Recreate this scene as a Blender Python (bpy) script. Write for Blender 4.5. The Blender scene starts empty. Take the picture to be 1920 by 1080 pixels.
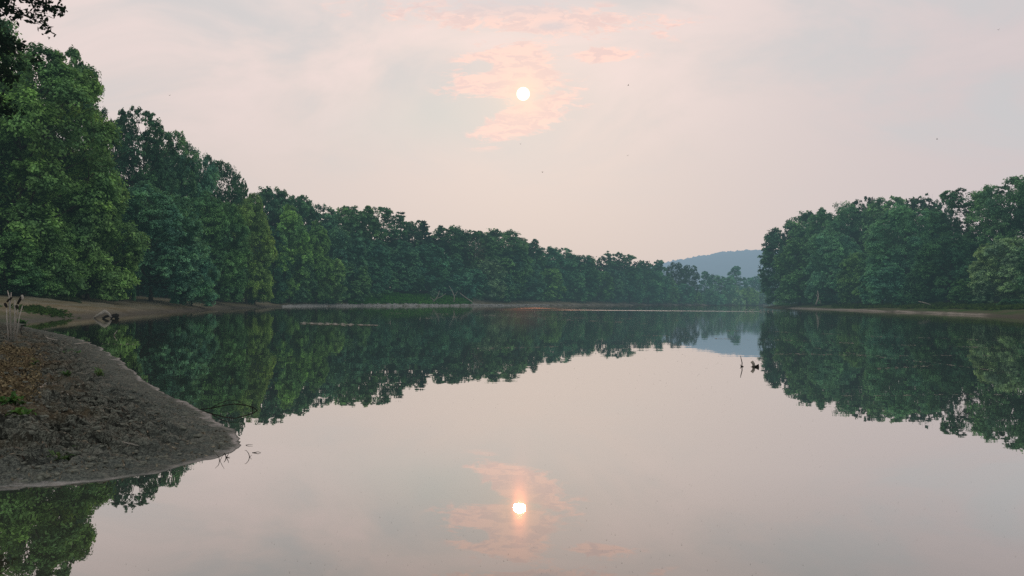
import bpy, math, random
import numpy as np
from mathutils import Vector, Matrix

sc = bpy.context.scene
COL = sc.collection
H_CAM = 1.7
F = 1440.0                       # focal length in pixels of the 1920 wide photograph
PITCH = math.atan(23.3 / F)
ROLL = 0.009
f_ = np.array([0, math.cos(PITCH), math.sin(PITCH)])
U0 = np.array([0, -math.sin(PITCH), math.cos(PITCH)])
X0 = np.array([1.0, 0, 0])
r_ = X0 * math.cos(ROLL) + U0 * math.sin(ROLL)
u_ = U0 * math.cos(ROLL) - X0 * math.sin(ROLL)


def ray(px, py):
    return f_ + r_ * (px - 960) / F + u_ * (540 - py) / F


def P(px, py, z=0.0):            # point seen at a pixel on the level z
    d = ray(px, py)
    t = (z - H_CAM) / d[2]
    return np.array([0, 0, H_CAM]) + d * t


def D(px, py, Y):                # point seen at a pixel at the distance Y
    d = ray(px, py)
    return np.array([0, 0, H_CAM]) + d * (Y / d[1])


def dpx(px, Y):                  # plan position at distance Y
    return np.array([(px - 960) / F * Y, Y])


# ------------------------------------------------------------------ numpy noise
def _hash(ix, iy, iz, s):
    h = (ix.astype(np.int64) * 374761393 + iy.astype(np.int64) * 668265263 + iz.astype(np.int64) * 2147483647 + s * 1274126177) & 0xffffffff
    h = ((h ^ (h >> 13)) * 1274126177) & 0xffffffff
    h = (h ^ (h >> 16)) & 0xffffffff
    return h / 4294967295.0


def vnoise(x, y, s=0):
    ix = np.floor(x); iy = np.floor(y)
    fx = x - ix; fy = y - iy
    fx = fx * fx * fx * (fx * (fx * 6 - 15) + 10); fy = fy * fy * fy * (fy * (fy * 6 - 15) + 10)
    z = np.zeros_like(ix)
    a = _hash(ix, iy, z, s); b = _hash(ix + 1, iy, z, s); c = _hash(ix, iy + 1, z, s); d = _hash(ix + 1, iy + 1, z, s)
    return (a * (1 - fx) + b * fx) * (1 - fy) + (c * (1 - fx) + d * fx) * fy


def fbm(x, y, o=4, s=0):
    t = 0; a = 0.5; n = 0
    for k in range(o):
        t = t + a * vnoise(x, y, s + k * 17); n += a
        x = x * 2.03 + 3.1; y = y * 2.03 + 1.7; a *= 0.5
    return t / n


# ------------------------------------------------------------------ node helpers
class NT:
    def __init__(s, tree):
        s.t = tree; s.n = tree.nodes; s.l = tree.links

    def node(s, typ, **kw):
        n = s.n.new(typ)
        for k, v in kw.items():
            setattr(n, k, v)
        return n

    def put(s, sock, v):
        if isinstance(v, (int, float)):
            sock.default_value = v
        elif isinstance(v, (tuple, list)):
            if sock.type == 'RGBA' and len(v) == 3:
                v = tuple(v) + (1,)
            sock.default_value = v
        elif v is not None:
            s.l.new(v, sock)

    def m(s, op, a, b=None, c=None, clamp=False):
        n = s.n.new('ShaderNodeMath'); n.operation = op; n.use_clamp = clamp
        s.put(n.inputs[0], a)
        if b is not None: s.put(n.inputs[1], b)
        if c is not None: s.put(n.inputs[2], c)
        return n.outputs[0]

    def vm(s, op, a, b=None, out=0):
        n = s.n.new('ShaderNodeVectorMath'); n.operation = op
        s.put(n.inputs[0], a)
        if b is not None: s.put(n.inputs[1], b)
        return n.outputs[out]

    def mix(s, f, a, b, mode='MIX'):
        n = s.n.new('ShaderNodeMix'); n.data_type = 'RGBA'; n.blend_type = mode
        s.put(n.inputs[0], f); s.put(n.inputs[6], a); s.put(n.inputs[7], b)
        return n.outputs[2]

    def ramp(s, f, stops, interp='LINEAR'):
        n = s.n.new('ShaderNodeValToRGB'); r = n.color_ramp; r.interpolation = interp
        while len(r.elements) < len(stops): r.elements.new(0.5)
        for e, (p, c) in zip(r.elements, stops):
            e.position = p
            e.color = (c, c, c, 1) if isinstance(c, (int, float)) else tuple(c) + (1,)
        s.put(n.inputs[0], f)
        return n.outputs[0]

    def noise(s, vec, scale, detail=4, rough=0.55, dist=0.0, out=0):
        n = s.n.new('ShaderNodeTexNoise')
        if vec is not None: s.l.new(vec, n.inputs['Vector'])
        n.inputs['Scale'].default_value = scale; n.inputs['Detail'].default_value = detail
        n.inputs['Roughness'].default_value = rough; n.inputs['Distortion'].default_value = dist
        return n.outputs[out]

    def smooth(s, v, a, b, c=0.0, d=1.0):
        n = s.n.new('ShaderNodeMapRange'); n.interpolation_type = 'SMOOTHSTEP'
        s.put(n.inputs[0], v)
        for k, q in enumerate((a, b, c, d)): n.inputs[k + 1].default_value = q
        return n.outputs[0]

    def comb(s, x, y, z):
        n = s.n.new('ShaderNodeCombineXYZ')
        for k, q in enumerate((x, y, z)): s.put(n.inputs[k], q)
        return n.outputs[0]

    def sep(s, v):
        n = s.n.new('ShaderNodeSeparateXYZ'); s.l.new(v, n.inputs[0])
        return n.outputs

    def diffuse(s, col, rough=0.0, normal=None):
        n = s.n.new('ShaderNodeBsdfDiffuse'); s.put(n.inputs[0], col)
        if normal is not None: s.l.new(normal, n.inputs['Normal'])
        return n.outputs[0]

    def mixs(s, f, a, b):
        n = s.n.new('ShaderNodeMixShader'); s.put(n.inputs[0], f); s.l.new(a, n.inputs[1]); s.l.new(b, n.inputs[2])
        return n.outputs[0]

    def pos(s):
        return s.n.new('ShaderNodeNewGeometry').outputs['Position']

    def bump(s, h, strength=1.0, dist=0.01):
        n = s.n.new('ShaderNodeBump'); n.inputs['Strength'].default_value = strength
        n.inputs['Distance'].default_value = dist; s.l.new(h, n.inputs['Height'])
        return n.outputs[0]

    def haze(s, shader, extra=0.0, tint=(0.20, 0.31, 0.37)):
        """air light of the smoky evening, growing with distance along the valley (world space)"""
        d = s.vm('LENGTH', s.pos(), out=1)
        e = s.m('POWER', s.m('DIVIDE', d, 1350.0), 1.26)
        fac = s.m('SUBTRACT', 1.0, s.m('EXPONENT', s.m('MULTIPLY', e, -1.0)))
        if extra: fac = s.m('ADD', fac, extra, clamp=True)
        em = s.n.new('ShaderNodeEmission'); em.inputs[0].default_value = (*tint, 1)  # haze painted into the surface as emission
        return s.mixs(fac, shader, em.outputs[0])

    def out(s, shader):
        o = s.n.new('ShaderNodeOutputMaterial'); s.l.new(shader, o.inputs[0])


def material(name):
    m = bpy.data.materials.new(name); m.use_nodes = True
    m.node_tree.nodes.clear()
    return m, NT(m.node_tree)


# ------------------------------------------------------------------ materials
def make_foliage():
    m, t = material('foliage')
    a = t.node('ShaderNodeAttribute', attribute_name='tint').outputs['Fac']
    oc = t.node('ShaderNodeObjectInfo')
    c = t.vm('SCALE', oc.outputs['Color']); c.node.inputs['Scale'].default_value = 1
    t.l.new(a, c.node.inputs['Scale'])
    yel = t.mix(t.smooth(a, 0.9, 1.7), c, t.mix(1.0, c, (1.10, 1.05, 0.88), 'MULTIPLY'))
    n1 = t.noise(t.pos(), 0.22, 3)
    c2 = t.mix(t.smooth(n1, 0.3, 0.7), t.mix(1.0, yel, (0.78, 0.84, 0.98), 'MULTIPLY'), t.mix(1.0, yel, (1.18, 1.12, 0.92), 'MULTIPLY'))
    d = t.diffuse(c2)
    tr = t.node('ShaderNodeBsdfTranslucent'); t.put(tr.inputs[0], t.mix(1.0, c2, (1.15, 1.15, 0.7), 'MULTIPLY'))
    s = t.mixs(0.28, d, tr.outputs[0])
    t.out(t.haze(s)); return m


def make_bark(name, c1, c2, scale=6):
    m, t = material(name)
    p = t.pos()
    st = t.vm('MULTIPLY', p, (1, 1, 0.25))
    n = t.noise(st, scale, 5, 0.65)
    col = t.ramp(n, [(0.3, c1), (0.7, c2)])
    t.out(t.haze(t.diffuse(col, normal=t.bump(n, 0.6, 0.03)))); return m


def make_ground():
    m, t = material('river_bank')
    p = t.pos(); x, y, z = t.sep(p)
    sd = t.node('ShaderNodeAttribute', attribute_name='shore').outputs['Fac']
    grass = t.node('ShaderNodeAttribute', attribute_name='grass').outputs['Fac']
    rust = t.node('ShaderNodeAttribute', attribute_name='rust').outputs['Fac']
    pale = t.node('ShaderNodeAttribute', attribute_name='pale').outputs['Fac']
    n1 = t.noise(p, 1.3, 6, 0.62); n2 = t.noise(p, 9.0, 5, 0.7); n3 = t.noise(p, 45.0, 3, 0.7)
    n4 = t.noise(p, 0.25, 4, 0.6)
    warp = t.vm('ADD', t.vm('MULTIPLY', p, (1.0, 1.9, 1.0)), t.vm('MULTIPLY', t.noise(p, 1.5, 3, out=1), (0.9, 0.9, 0.0)))
    vo = t.node('ShaderNodeTexVoronoi', feature='DISTANCE_TO_EDGE'); t.l.new(warp, vo.inputs['Vector']); vo.inputs['Scale'].default_value = 2.6
    crack = t.m('MULTIPLY', t.smooth(vo.outputs['Distance'], 0.0, 0.09, 1.0, 0.0), t.smooth(n1, 0.42, 0.58))
    clod = t.noise(t.vm('MULTIPLY', p, (1.0, 2.3, 1.0)), 3.4, 5, 0.68, 0.6)
    mud = t.ramp(n1, [(0.25, (0.085, 0.096, 0.078)), (0.5, (0.150, 0.163, 0.132)), (0.75, (0.225, 0.235, 0.188))])
    mud = t.mix(t.smooth(n2, 0.40, 0.7, 0.0, 0.75), mud, (0.19, 0.198, 0.155))
    mud = t.mix(t.smooth(n3, 0.42, 0.56, 0.0, 0.8), mud, (0.022, 0.022, 0.020))
    inl = t.m('MULTIPLY', t.smooth(sd, 0.25, 1.3), t.smooth(y, 35, 50, 1.0, 0.0))
    mud = t.mix(t.m('MULTIPLY', t.smooth(clod, 0.53, 0.62), t.m('MULTIPLY', inl, 0.85)), mud, (0.018, 0.019, 0.016))  # hollows between clods coloured dark, painting in the crevice shade
    mud = t.mix(t.m('MULTIPLY', crack, t.m('MULTIPLY', inl, 0.85)), mud, (0.014, 0.014, 0.012))  # cracks coloured near-black, shade painted the same way
    mud = t.mix(t.m('MULTIPLY', t.smooth(clod, 0.46, 0.36), 0.5), mud, (0.27, 0.26, 0.21))
    # damp band close to the water, cooler and darker
    wet = t.smooth(sd, 0.2, 1.6, 1.0, 0.0)
    mud = t.mix(t.m('MULTIPLY', wet, 0.4), mud, (0.105, 0.125, 0.118))
    # sandy brown beach further off
    far = t.smooth(y, 40, 60)
    sand = t.ramp(n2, [(0.3, (0.13, 0.12, 0.08)), (0.7, (0.29, 0.265, 0.19))])
    och = t.smooth(t.noise(t.vm('MULTIPLY', p, (0.3, 0.3, 3.0)), 1.0, 4), 0.42, 0.6)
    sand = t.mix(t.m('MULTIPLY', och, 0.6), sand, (0.145, 0.115, 0.05))
    sand = t.mix(t.smooth(z, 0.05, 0.6, 0.75, 0.0), sand, (0.07, 0.066, 0.058))
    sand = t.mix(t.smooth(x, 45, 60, 0.0, 0.75), sand, (0.075, 0.068, 0.045))
    col = t.mix(t.m('MULTIPLY', far, 0.9), mud, sand)
    rc = t.ramp(n2, [(0.35, (0.075, 0.055, 0.028)), (0.65, (0.17, 0.125, 0.07))])
    col = t.mix(t.m('MULTIPLY', rust, t.smooth(n2, 0.2, 0.6, 0.4, 0.95)), col, rc)
    gc = t.ramp(n2, [(0.3, (0.025, 0.06, 0.015)), (0.7, (0.05, 0.12, 0.025))])
    col = t.mix(t.m('MULTIPLY', grass, t.smooth(n4, 0.3, 0.5, 0.5, 1.0)), col, gc)
    # darker ground further inland, under the trees
    dark_ground = t.smooth(sd, 9.0, 15.0)
    col = t.mix(t.m('MULTIPLY', dark_ground, 0.85), col, (0.03, 0.032, 0.018))
    pl = t.mix(t.smooth(n3, 0.35, 0.65), (0.22, 0.2, 0.17), (0.38, 0.35, 0.30))
    col = t.mix(t.m('MULTIPLY', pale, t.smooth(n1, 0.3, 0.5, 0.3, 1.0)), col, pl)
    # dried silt rim right at the waterline
    rim = t.m('MULTIPLY', t.m('MULTIPLY', t.smooth(sd, 0.6, 0.3), t.smooth(z, 0.0, 0.003)), t.smooth(z, 0.003, 0.015, 1.0, 0.0))
    col = t.mix(t.m('MULTIPLY', rim, t.m('MULTIPLY', t.smooth(n1, 0.35, 0.6, 0.25, 1.0), t.smooth(y, 20, 50, 0.9, 0.1))), col, (0.36, 0.35, 0.33))
    h = t.m('ADD', t.m('MULTIPLY', n2, 1.0), t.m('MULTIPLY', n3, 0.35))
    h = t.m('SUBTRACT', h, t.m('MULTIPLY', t.m('ADD', clod, crack), t.m('MULTIPLY', inl, 1.6)))
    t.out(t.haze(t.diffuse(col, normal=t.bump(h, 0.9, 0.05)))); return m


def make_water():
    m, t = material('river_water')
    p = t.pos(); x, y, z = t.sep(p)
    # gentle swell, long crests across the view
    a = t.noise(t.vm('MULTIPLY', p, (0.35, 1.0, 1)), 0.6, 3, 0.5)
    b = t.noise(t.vm('MULTIPLY', p, (0.5, 1.0, 1)), 3.2, 2, 0.5)
    # light breeze lanes
    lane = t.noise(t.vm('MULTIPLY', p, (0.010, 0.055, 1)), 1.0, 5, 0.6, 0.6)
    lanes = t.m('MULTIPLY', t.smooth(lane, 0.56, 0.68), t.m('MULTIPLY', t.m('MULTIPLY', t.smooth(y, 60, 130), t.smooth(y, 170, 250, 1.0, 0.0)), t.smooth(x, 70, 30, 0.15, 1.0)))
    # one ruffled patch far out
    dx = t.m('DIVIDE', t.m('SUBTRACT', x, -1.0), 11.0); dy = t.m('DIVIDE', t.m('SUBTRACT', y, 135.0), 55.0)
    pr = t.m('ADD', t.m('MULTIPLY', dx, dx), t.m('MULTIPLY', dy, dy))
    patch = t.smooth(pr, 0.2, 1.3, 1.0, 0.0)
    fine = t.noise(t.vm('MULTIPLY', p, (1.0, 1.0, 1)), 9.0, 2, 0.6)
    h = t.m('ADD', t.m('MULTIPLY', a, 1.0), t.m('MULTIPLY', b, 0.085))
    h = t.m('ADD', h, t.m('MULTIPLY', t.m('MULTIPLY', fine, lanes), 0.10))
    nb = t.bump(h, 1.0, 0.0024)
    g = t.node('ShaderNodeBsdfGlossy'); g.distribution = 'GGX'
    t.put(g.inputs['Color'], (0.985, 0.985, 0.97))
    rough = t.m('ADD', t.smooth(y, 12, 60, 0.006, 0.042), t.m('MULTIPLY', t.m('MULTIPLY', lanes, 0.16), t.m('SUBTRACT', 1.0, t.m('MULTIPLY', patch, 0.7))))
    t.put(g.inputs['Roughness'], rough); t.l.new(nb, g.inputs['Normal'])
    d = t.diffuse((0.040, 0.042, 0.028))
    lw = t.node('ShaderNodeLayerWeight'); lw.inputs['Blend'].default_value = 0.5
    fac = t.ramp(lw.outputs['Facing'], [(0.0, 0.03), (0.5, 0.20), (0.64, 0.37), (0.72, 0.54), (0.80, 0.71), (0.92, 0.86), (1.0, 0.96)])
    g2 = t.node('ShaderNodeBsdfGlossy'); g2.distribution = 'GGX'     # capillary ripples scatter the low sun into a reddish glow
    t.put(g2.inputs['Color'], (1.0, 0.75, 0.6)); g2.inputs['Roughness'].default_value = 0.11
    gg = t.mixs(t.m('ADD', 0.0019, t.m('MULTIPLY', patch, 0.002)), g.outputs[0], g2.outputs[0])
    t.out(t.mixs(fac, d, gg)); return m


def make_simple(name, c1, c2, scale=12, haze=True):
    m, t = material(name)
    n = t.noise(t.pos(), scale, 4, 0.65)
    col = t.ramp(n, [(0.3, c1), (0.7, c2)])
    s = t.diffuse(col, normal=t.bump(n, 0.5, 0.01))
    t.out(t.haze(s) if haze else s); return m


def make_tinted(name):
    m, t = material(name)
    a = t.node('ShaderNodeAttribute', attribute_name='tint').outputs['Fac']
    oc = t.node('ShaderNodeObjectInfo')
    c = t.vm('SCALE', oc.outputs['Color']); t.l.new(a, c.node.inputs['Scale'])
    t.out(t.haze(t.diffuse(c))); return m


def make_hill():
    m, t = material('wooded_hill')
    n = t.noise(t.pos(), 0.03, 6, 0.65)
    col = t.ramp(n, [(0.3, (0.02, 0.04, 0.02)), (0.7, (0.06, 0.10, 0.05))])
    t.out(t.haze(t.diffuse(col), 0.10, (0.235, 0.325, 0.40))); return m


M = dict(
    leaf=make_foliage(), bark=make_bark('bark', (0.035, 0.03, 0.025), (0.10, 0.088, 0.07)),
    birch=make_bark('pale_bark', (0.30, 0.30, 0.27), (0.5, 0.5, 0.46)),
    ground=make_ground(), water=make_water(), hill=make_hill(),
    drift=make_bark('driftwood', (0.18, 0.17, 0.145), (0.42, 0.39, 0.33), 14),
    darkwood=make_bark('wet_wood', (0.012, 0.011, 0.010), (0.04, 0.035, 0.03), 14),
    stalk=make_bark('dead_stalk', (0.22, 0.21, 0.18), (0.46, 0.43, 0.37), 20),
    tinted=make_tinted('tinted_matter'),
    mudclod=make_simple('mud_clod', (0.06, 0.068, 0.055), (0.21, 0.22, 0.18), 22),
    stone=make_simple('stone', (0.20, 0.20, 0.19), (0.42, 0.42, 0.39), 3),
    fluff=make_simple('fluff_and_sheen', (0.28, 0.28, 0.24), (0.46, 0.45, 0.40), 3),
    insect=make_simple('insect', (0.02, 0.02, 0.02), (0.05, 0.05, 0.05), 30),
)


# ------------------------------------------------------------------ mesh helpers
def mesh_quads(name, V, Q, mat, tint=None, smooth=False):
    me = bpy.data.meshes.new(name)
    V = np.asarray(V, np.float32).reshape(-1, 3); Q = np.asarray(Q, np.int32)
    k = Q.shape[1]
    me.vertices.add(len(V)); me.vertices.foreach_set('co', V.ravel())
    me.loops.add(Q.size); me.loops.foreach_set('vertex_index', Q.ravel())
    me.polygons.add(len(Q)); me.polygons.foreach_set('loop_start', np.arange(0, Q.size, k, dtype=np.int32))
    me.polygons.foreach_set('loop_total', np.full(len(Q), k, np.int32))
    if smooth: me.polygons.foreach_set('use_smooth', np.ones(len(Q), bool))
    if tint is not None:
        at = me.attributes.new('tint', 'FLOAT', 'POINT'); at.data.foreach_set('value', np.asarray(tint, np.float32))
    me.materials.append(mat)
    me.update(calc_edges=True)
    return me


def link(name, me, parent=None):
    o = bpy.data.objects.new(name, me); COL.objects.link(o)
    if parent is not None: o.parent = parent
    return o


def tag(o, label=None, cat=None, group=None, kind=None):
    if label: o['label'] = label
    if cat: o['category'] = cat
    if group: o['group'] = group
    if kind: o['kind'] = kind
    return o


def empty(name, loc, rz=0.0):
    o = bpy.data.objects.new(name, None); COL.objects.link(o)
    o.location = loc; o.rotation_euler = (0, 0, rz); o.empty_display_size = 0.2
    return o


def leaves(C, N, size, rng, elong=1.5):
    """one small kite-shaped face at every centre C with normal N"""
    n = len(C)
    N = N / (np.linalg.norm(N, axis=1, keepdims=True) + 1e-9)
    R = rng.normal(size=(n, 3)); R[:, 2] -= 0.5
    T = np.cross(N, R); T /= (np.linalg.norm(T, axis=1, keepdims=True) + 1e-9)
    B = np.cross(N, T)
    s = (size * rng.uniform(0.65, 1.35, n))[:, None]
    L = T * s * 0.5 * elong; W = B * s * 0.5
    V = np.stack([C - L, C + W * 0.9 - L * 0.1, C + L, C - W * 0.9 - L * 0.1], 1).reshape(-1, 3)
    Q = np.arange(4 * n).reshape(-1, 4)
    return V, Q


class Tubes:
    def __init__(s): s.V = []; s.Q = []; s.n = 0

    def add(s, pts, radii, k=7):
        pts = np.asarray(pts, float); m = len(pts)
        T = np.gradient(pts, axis=0); T /= (np.linalg.norm(T, axis=1, keepdims=True) + 1e-9)
        ref = np.array([0.31, 0.87, 0.38])
        for i in range(m):
            A = np.cross(T[i], ref); A /= np.linalg.norm(A) + 1e-9; B = np.cross(T[i], A)
            for j in range(k):
                a = 2 * math.pi * j / k
                s.V.append(pts[i] + (A * math.cos(a) + B * math.sin(a)) * radii[i] * (1 + 0.12 * math.sin(3 * a + i)))
        for i in range(m - 1):
            for j in range(k):
                a = s.n + i * k + j; b = s.n + i * k + (j + 1) % k
                s.Q.append((a, b, b + k, a + k))
        # blunt caps
        for i, base in ((0, s.n), (m - 1, s.n + (m - 1) * k)):
            s.V.append(pts[i]); c = len(s.V) - 1
        c0 = s.n + m * k
        for j in range(0, k):
            s.Q.append((c0, s.n + (j + 1) % k, s.n + j, c0))
            q = s.n + (m - 1) * k
            s.Q.append((c0 + 1, q + j, q + (j + 1) % k, c0 + 1))
        s.n = len(s.V)

    def mesh(s, name, mat):
        me = bpy.data.meshes.new(name)
        faces = [tuple(dict.fromkeys(q)) for q in s.Q]
        me.from_pydata([tuple(v) for v in s.V], [], faces)
        me.polygons.foreach_set('use_smooth', np.ones(len(me.polygons), bool))
        me.materials.append(mat); me.update(); return me


def wig(a, b, n, amp, rng):
    a = np.asarray(a, float); b = np.asarray(b, float)
    t = np.linspace(0, 1, n)[:, None]
    w = rng.normal(size=(n, 3)) * amp; w[0] = 0; w[-1] *= 0.4
    return a + (b - a) * t + np.cumsum(w, 0) * 0.5 * (1 - t * 0.3)


# ------------------------------------------------------------------ tree crowns
PI = math.pi


def prof(kind, t):
    """crown radius (of 1) at the height fraction t"""
    if kind == 'skirt':        # full dome, foliage down to the bank
        return np.where(t < 0.42, 0.80 + 0.2 * np.sin(t / 0.42 * PI / 2), np.clip(1 - (np.abs(t - 0.42) / 0.60) ** 2.6, 0, 1) ** 0.5)
    if kind == 'column':
        return np.where(t < 0.3, 0.75 + 0.25 * np.sin(t / 0.3 * PI / 2), np.clip(1 - ((t - 0.3) / 0.74) ** 1.9, 0, 1))
    if kind == 'open':         # high crown on visible limbs
        return np.where(t < 0.55, 0.50 + 0.50 * np.sin(np.clip((t - 0.25) / 0.3, 0, 1) * PI / 2), np.clip(1 - (np.abs(t - 0.55) / 0.47) ** 2.5, 0, 1) ** 0.5)
    if kind == 'bush':
        return np.sqrt(np.clip(1 - (t / 1.02) ** 2.4, 0, 1))
    return 1 - t * 0.9


def make_tree(kind, Ht, R, seed, n_lobe, n_cl, n_lf, lsize, tmin=0.04, lobe_k=0.34, loose=1.0):
    rng = np.random.default_rng(seed)
    Cs, Ns, Ts = [], [], []
    limbs = []
    ph = rng.uniform(0, 6.28)
    for i in range(n_lobe):
        u = (i + 0.5) / n_lobe
        t = tmin + (0.92 - tmin) * u ** 0.82 + rng.uniform(-0.03, 0.03)
        a = ph + i * 2.39996 + rng.uniform(-0.5, 0.5)
        rr = float(prof(kind, np.array(t))) * R
        lr = R * lobe_k * rng.uniform(0.72, 1.3) * (0.62 + 0.38 * rr / R)
        ir = max(rr - lr * 0.75, 0) * (rng.uniform(0.72, 1.14) if kind == 'open' else rng.uniform(0.86, 1.07))
        if i % 5 == 0 and t > 0.5: ir *= 0.45; t = min(t * 1.07, 0.93)
        c = np.array([math.cos(a) * ir, math.sin(a) * ir, t * Ht - lr * 0.15])
        limbs.append((c, lr))
        m = int(n_cl * rng.uniform(0.8, 1.2))
        # clump centres over the outward / upward side of the bough
        v = rng.normal(size=(m, 3)); v /= np.linalg.norm(v, axis=1, keepdims=True)
        outd = np.array([math.cos(a), math.sin(a), 0.35]) * 0.75
        v = v + outd; v /= np.linalg.norm(v, axis=1, keepdims=True)
        cc = c + v * lr * np.array([1, 1, 0.82]) * rng.uniform(0.62, 1.08, (m, 1)) * loose
        bt = rng.uniform(0.82, 1.2)
        for k in range(m):
            cr = lr * rng.uniform(0.20, 0.42)
            nl = int(n_lf * rng.uniform(0.7, 1.3))
            q = rng.normal(size=(nl, 3)); q *= (rng.uniform(0.35, 1.0, (nl, 1)) / np.linalg.norm(q, axis=1, keepdims=True))
            q *= np.array([1, 1, 0.62])
            # boughs droop away from the centre
            q[:, 2] -= 0.28 * (q[:, 0] ** 2 + q[:, 1] ** 2)
            pts = cc[k] + q * cr * 1.12
            nn = v[k] * 0.55 + np.array([0, 0, 0.75]) + rng.normal(size=(nl, 3)) * 0.62 + q * 0.5
            Cs.append(pts); Ns.append(nn)
            clump_shade = np.clip(0.95 + 0.55 * (q @ v[k]), 0.55, 1.6)      # clump shading painted into the tint: lighter outer tips, darker inside
            Ts.append(np.clip(bt * rng.uniform(0.7, 1.35) * rng.uniform(0.75, 1.3, nl) * clump_shade, 0.3, 2.2))
    # sparse foliage inside the crown so it is not hollow
    ni = int(n_lobe * n_cl * n_lf * 0.10)
    t = rng.uniform(max(tmin, 0.02), 0.85, ni); a = rng.uniform(0, 2 * PI, ni)
    rr = prof(kind, t) * R * np.sqrt(rng.uniform(0, 1, ni)) * 0.72
    Cs.append(np.stack([np.cos(a) * rr, np.sin(a) * rr, t * Ht], 1)); Ns.append(rng.normal(size=(ni, 3)) + [0, 0, 0.5]); Ts.append(rng.uniform(0.5, 0.9, ni))
    C = np.concatenate(Cs); N = np.concatenate(Ns); T = np.concatenate(Ts)
    ok = C[:, 2] > 0.1
    C, N, T = C[ok], N[ok], T[ok]
    V, Q = leaves(C, N, lsize, rng)
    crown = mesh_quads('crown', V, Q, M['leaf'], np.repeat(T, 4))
    tb = Tubes()
    top = 0.80 * Ht
    lean = rng.uniform(-0.03, 0.03, 2) * Ht
    tr = [np.array([lean[0] * s ** 1.4 + math.sin(s * 5 + seed) * 0.02 * R, lean[1] * s ** 1.4, s * top - 0.5]) for s in np.linspace(0, 1, 9)]
    r0 = Ht * 0.014 + 0.05
    tb.add(tr, [r0 * (1.35 if i == 0 else 1) * (1 - 0.85 * i / 8) for i in range(9)], 9)
    for c, lr in limbs:
        hz = max(0.15 * Ht, min(c[2] - 0.25 * math.hypot(c[0], c[1]) - 0.1 * Ht, top * 0.95))
        s = hz / top
        a0 = np.array([lean[0] * s ** 1.4, lean[1] * s ** 1.4, hz])
        mid = (a0 + c) / 2 + np.array([0, 0, -0.1 * lr])
        rb = r0 * (1 - 0.8 * s) * 0.5 + 0.02
        tb.add([a0, mid + rng.normal(size=3) * 0.1 * lr, c, c + (c - mid) * 0.3], [rb, rb * 0.7, rb * 0.4, rb * 0.12], 5)
        for _ in range(3):
            e = c + rng.normal(size=3) * lr * 0.6
            tb.add([c, (c + e) / 2 + rng.normal(size=3) * 0.08, e], [rb * 0.35, rb * 0.25, rb * 0.08], 4)
    trunk = tb.mesh('trunk', M['bark'])
    return dict(crown=crown, trunk=trunk, H=Ht, R=R)


def make_pine(Ht, R, seed, lsize, n_lf):
    rng = np.random.default_rng(seed)
    Cs, Ns, Ts = [], [], []
    tb = Tubes()
    tb.add([np.array([0, 0, s * Ht - 0.4]) for s in np.linspace(0, 1, 7)], [0.35 * (1 - 0.93 * s) for s in np.linspace(0, 1, 7)], 7)
    z = 0.2 * Ht
    while z < Ht * 0.985:
        t = z / Ht
        L = R * (1 - t) ** 0.75 * 1.05 + 0.35
        for k in range(rng.integers(4, 7)):
            a = rng.uniform(0, 2 * PI); l = L * rng.uniform(0.6, 1.2)
            e = np.array([math.cos(a) * l, math.sin(a) * l, z + l * rng.uniform(0.08, 0.35)])
            b = np.array([0, 0, z])
            tb.add([b, (b + e) / 2 + [0, 0, -0.1 * l], e], [0.06, 0.045, 0.015], 4)
            m = int(n_lf * (0.4 + 0.6 * l / R))
            s = rng.uniform(0.3, 1.05, m)[:, None]
            pts = b + (e - b) * s + rng.normal(size=(m, 3)) * np.array([0.32, 0.32, 0.10]) * (0.25 + 0.3 * l)
            Cs.append(pts); Ns.append(rng.normal(size=(m, 3)) * 0.5 + [0, 0, 1]); Ts.append(rng.uniform(0.6, 1.15) * rng.uniform(0.8, 1.2, m))
        z += Ht * 0.042 * rng.uniform(0.8, 1.3)
    C = np.concatenate(Cs); N = np.concatenate(Ns); T = np.concatenate(Ts)
    V, Q = leaves(C, N, lsize, rng, 2.4)
    return dict(crown=mesh_quads('crown', V, Q, M['leaf'], np.repeat(T, 4)), trunk=tb.mesh('trunk', M['bark']), H=Ht, R=R)


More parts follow.
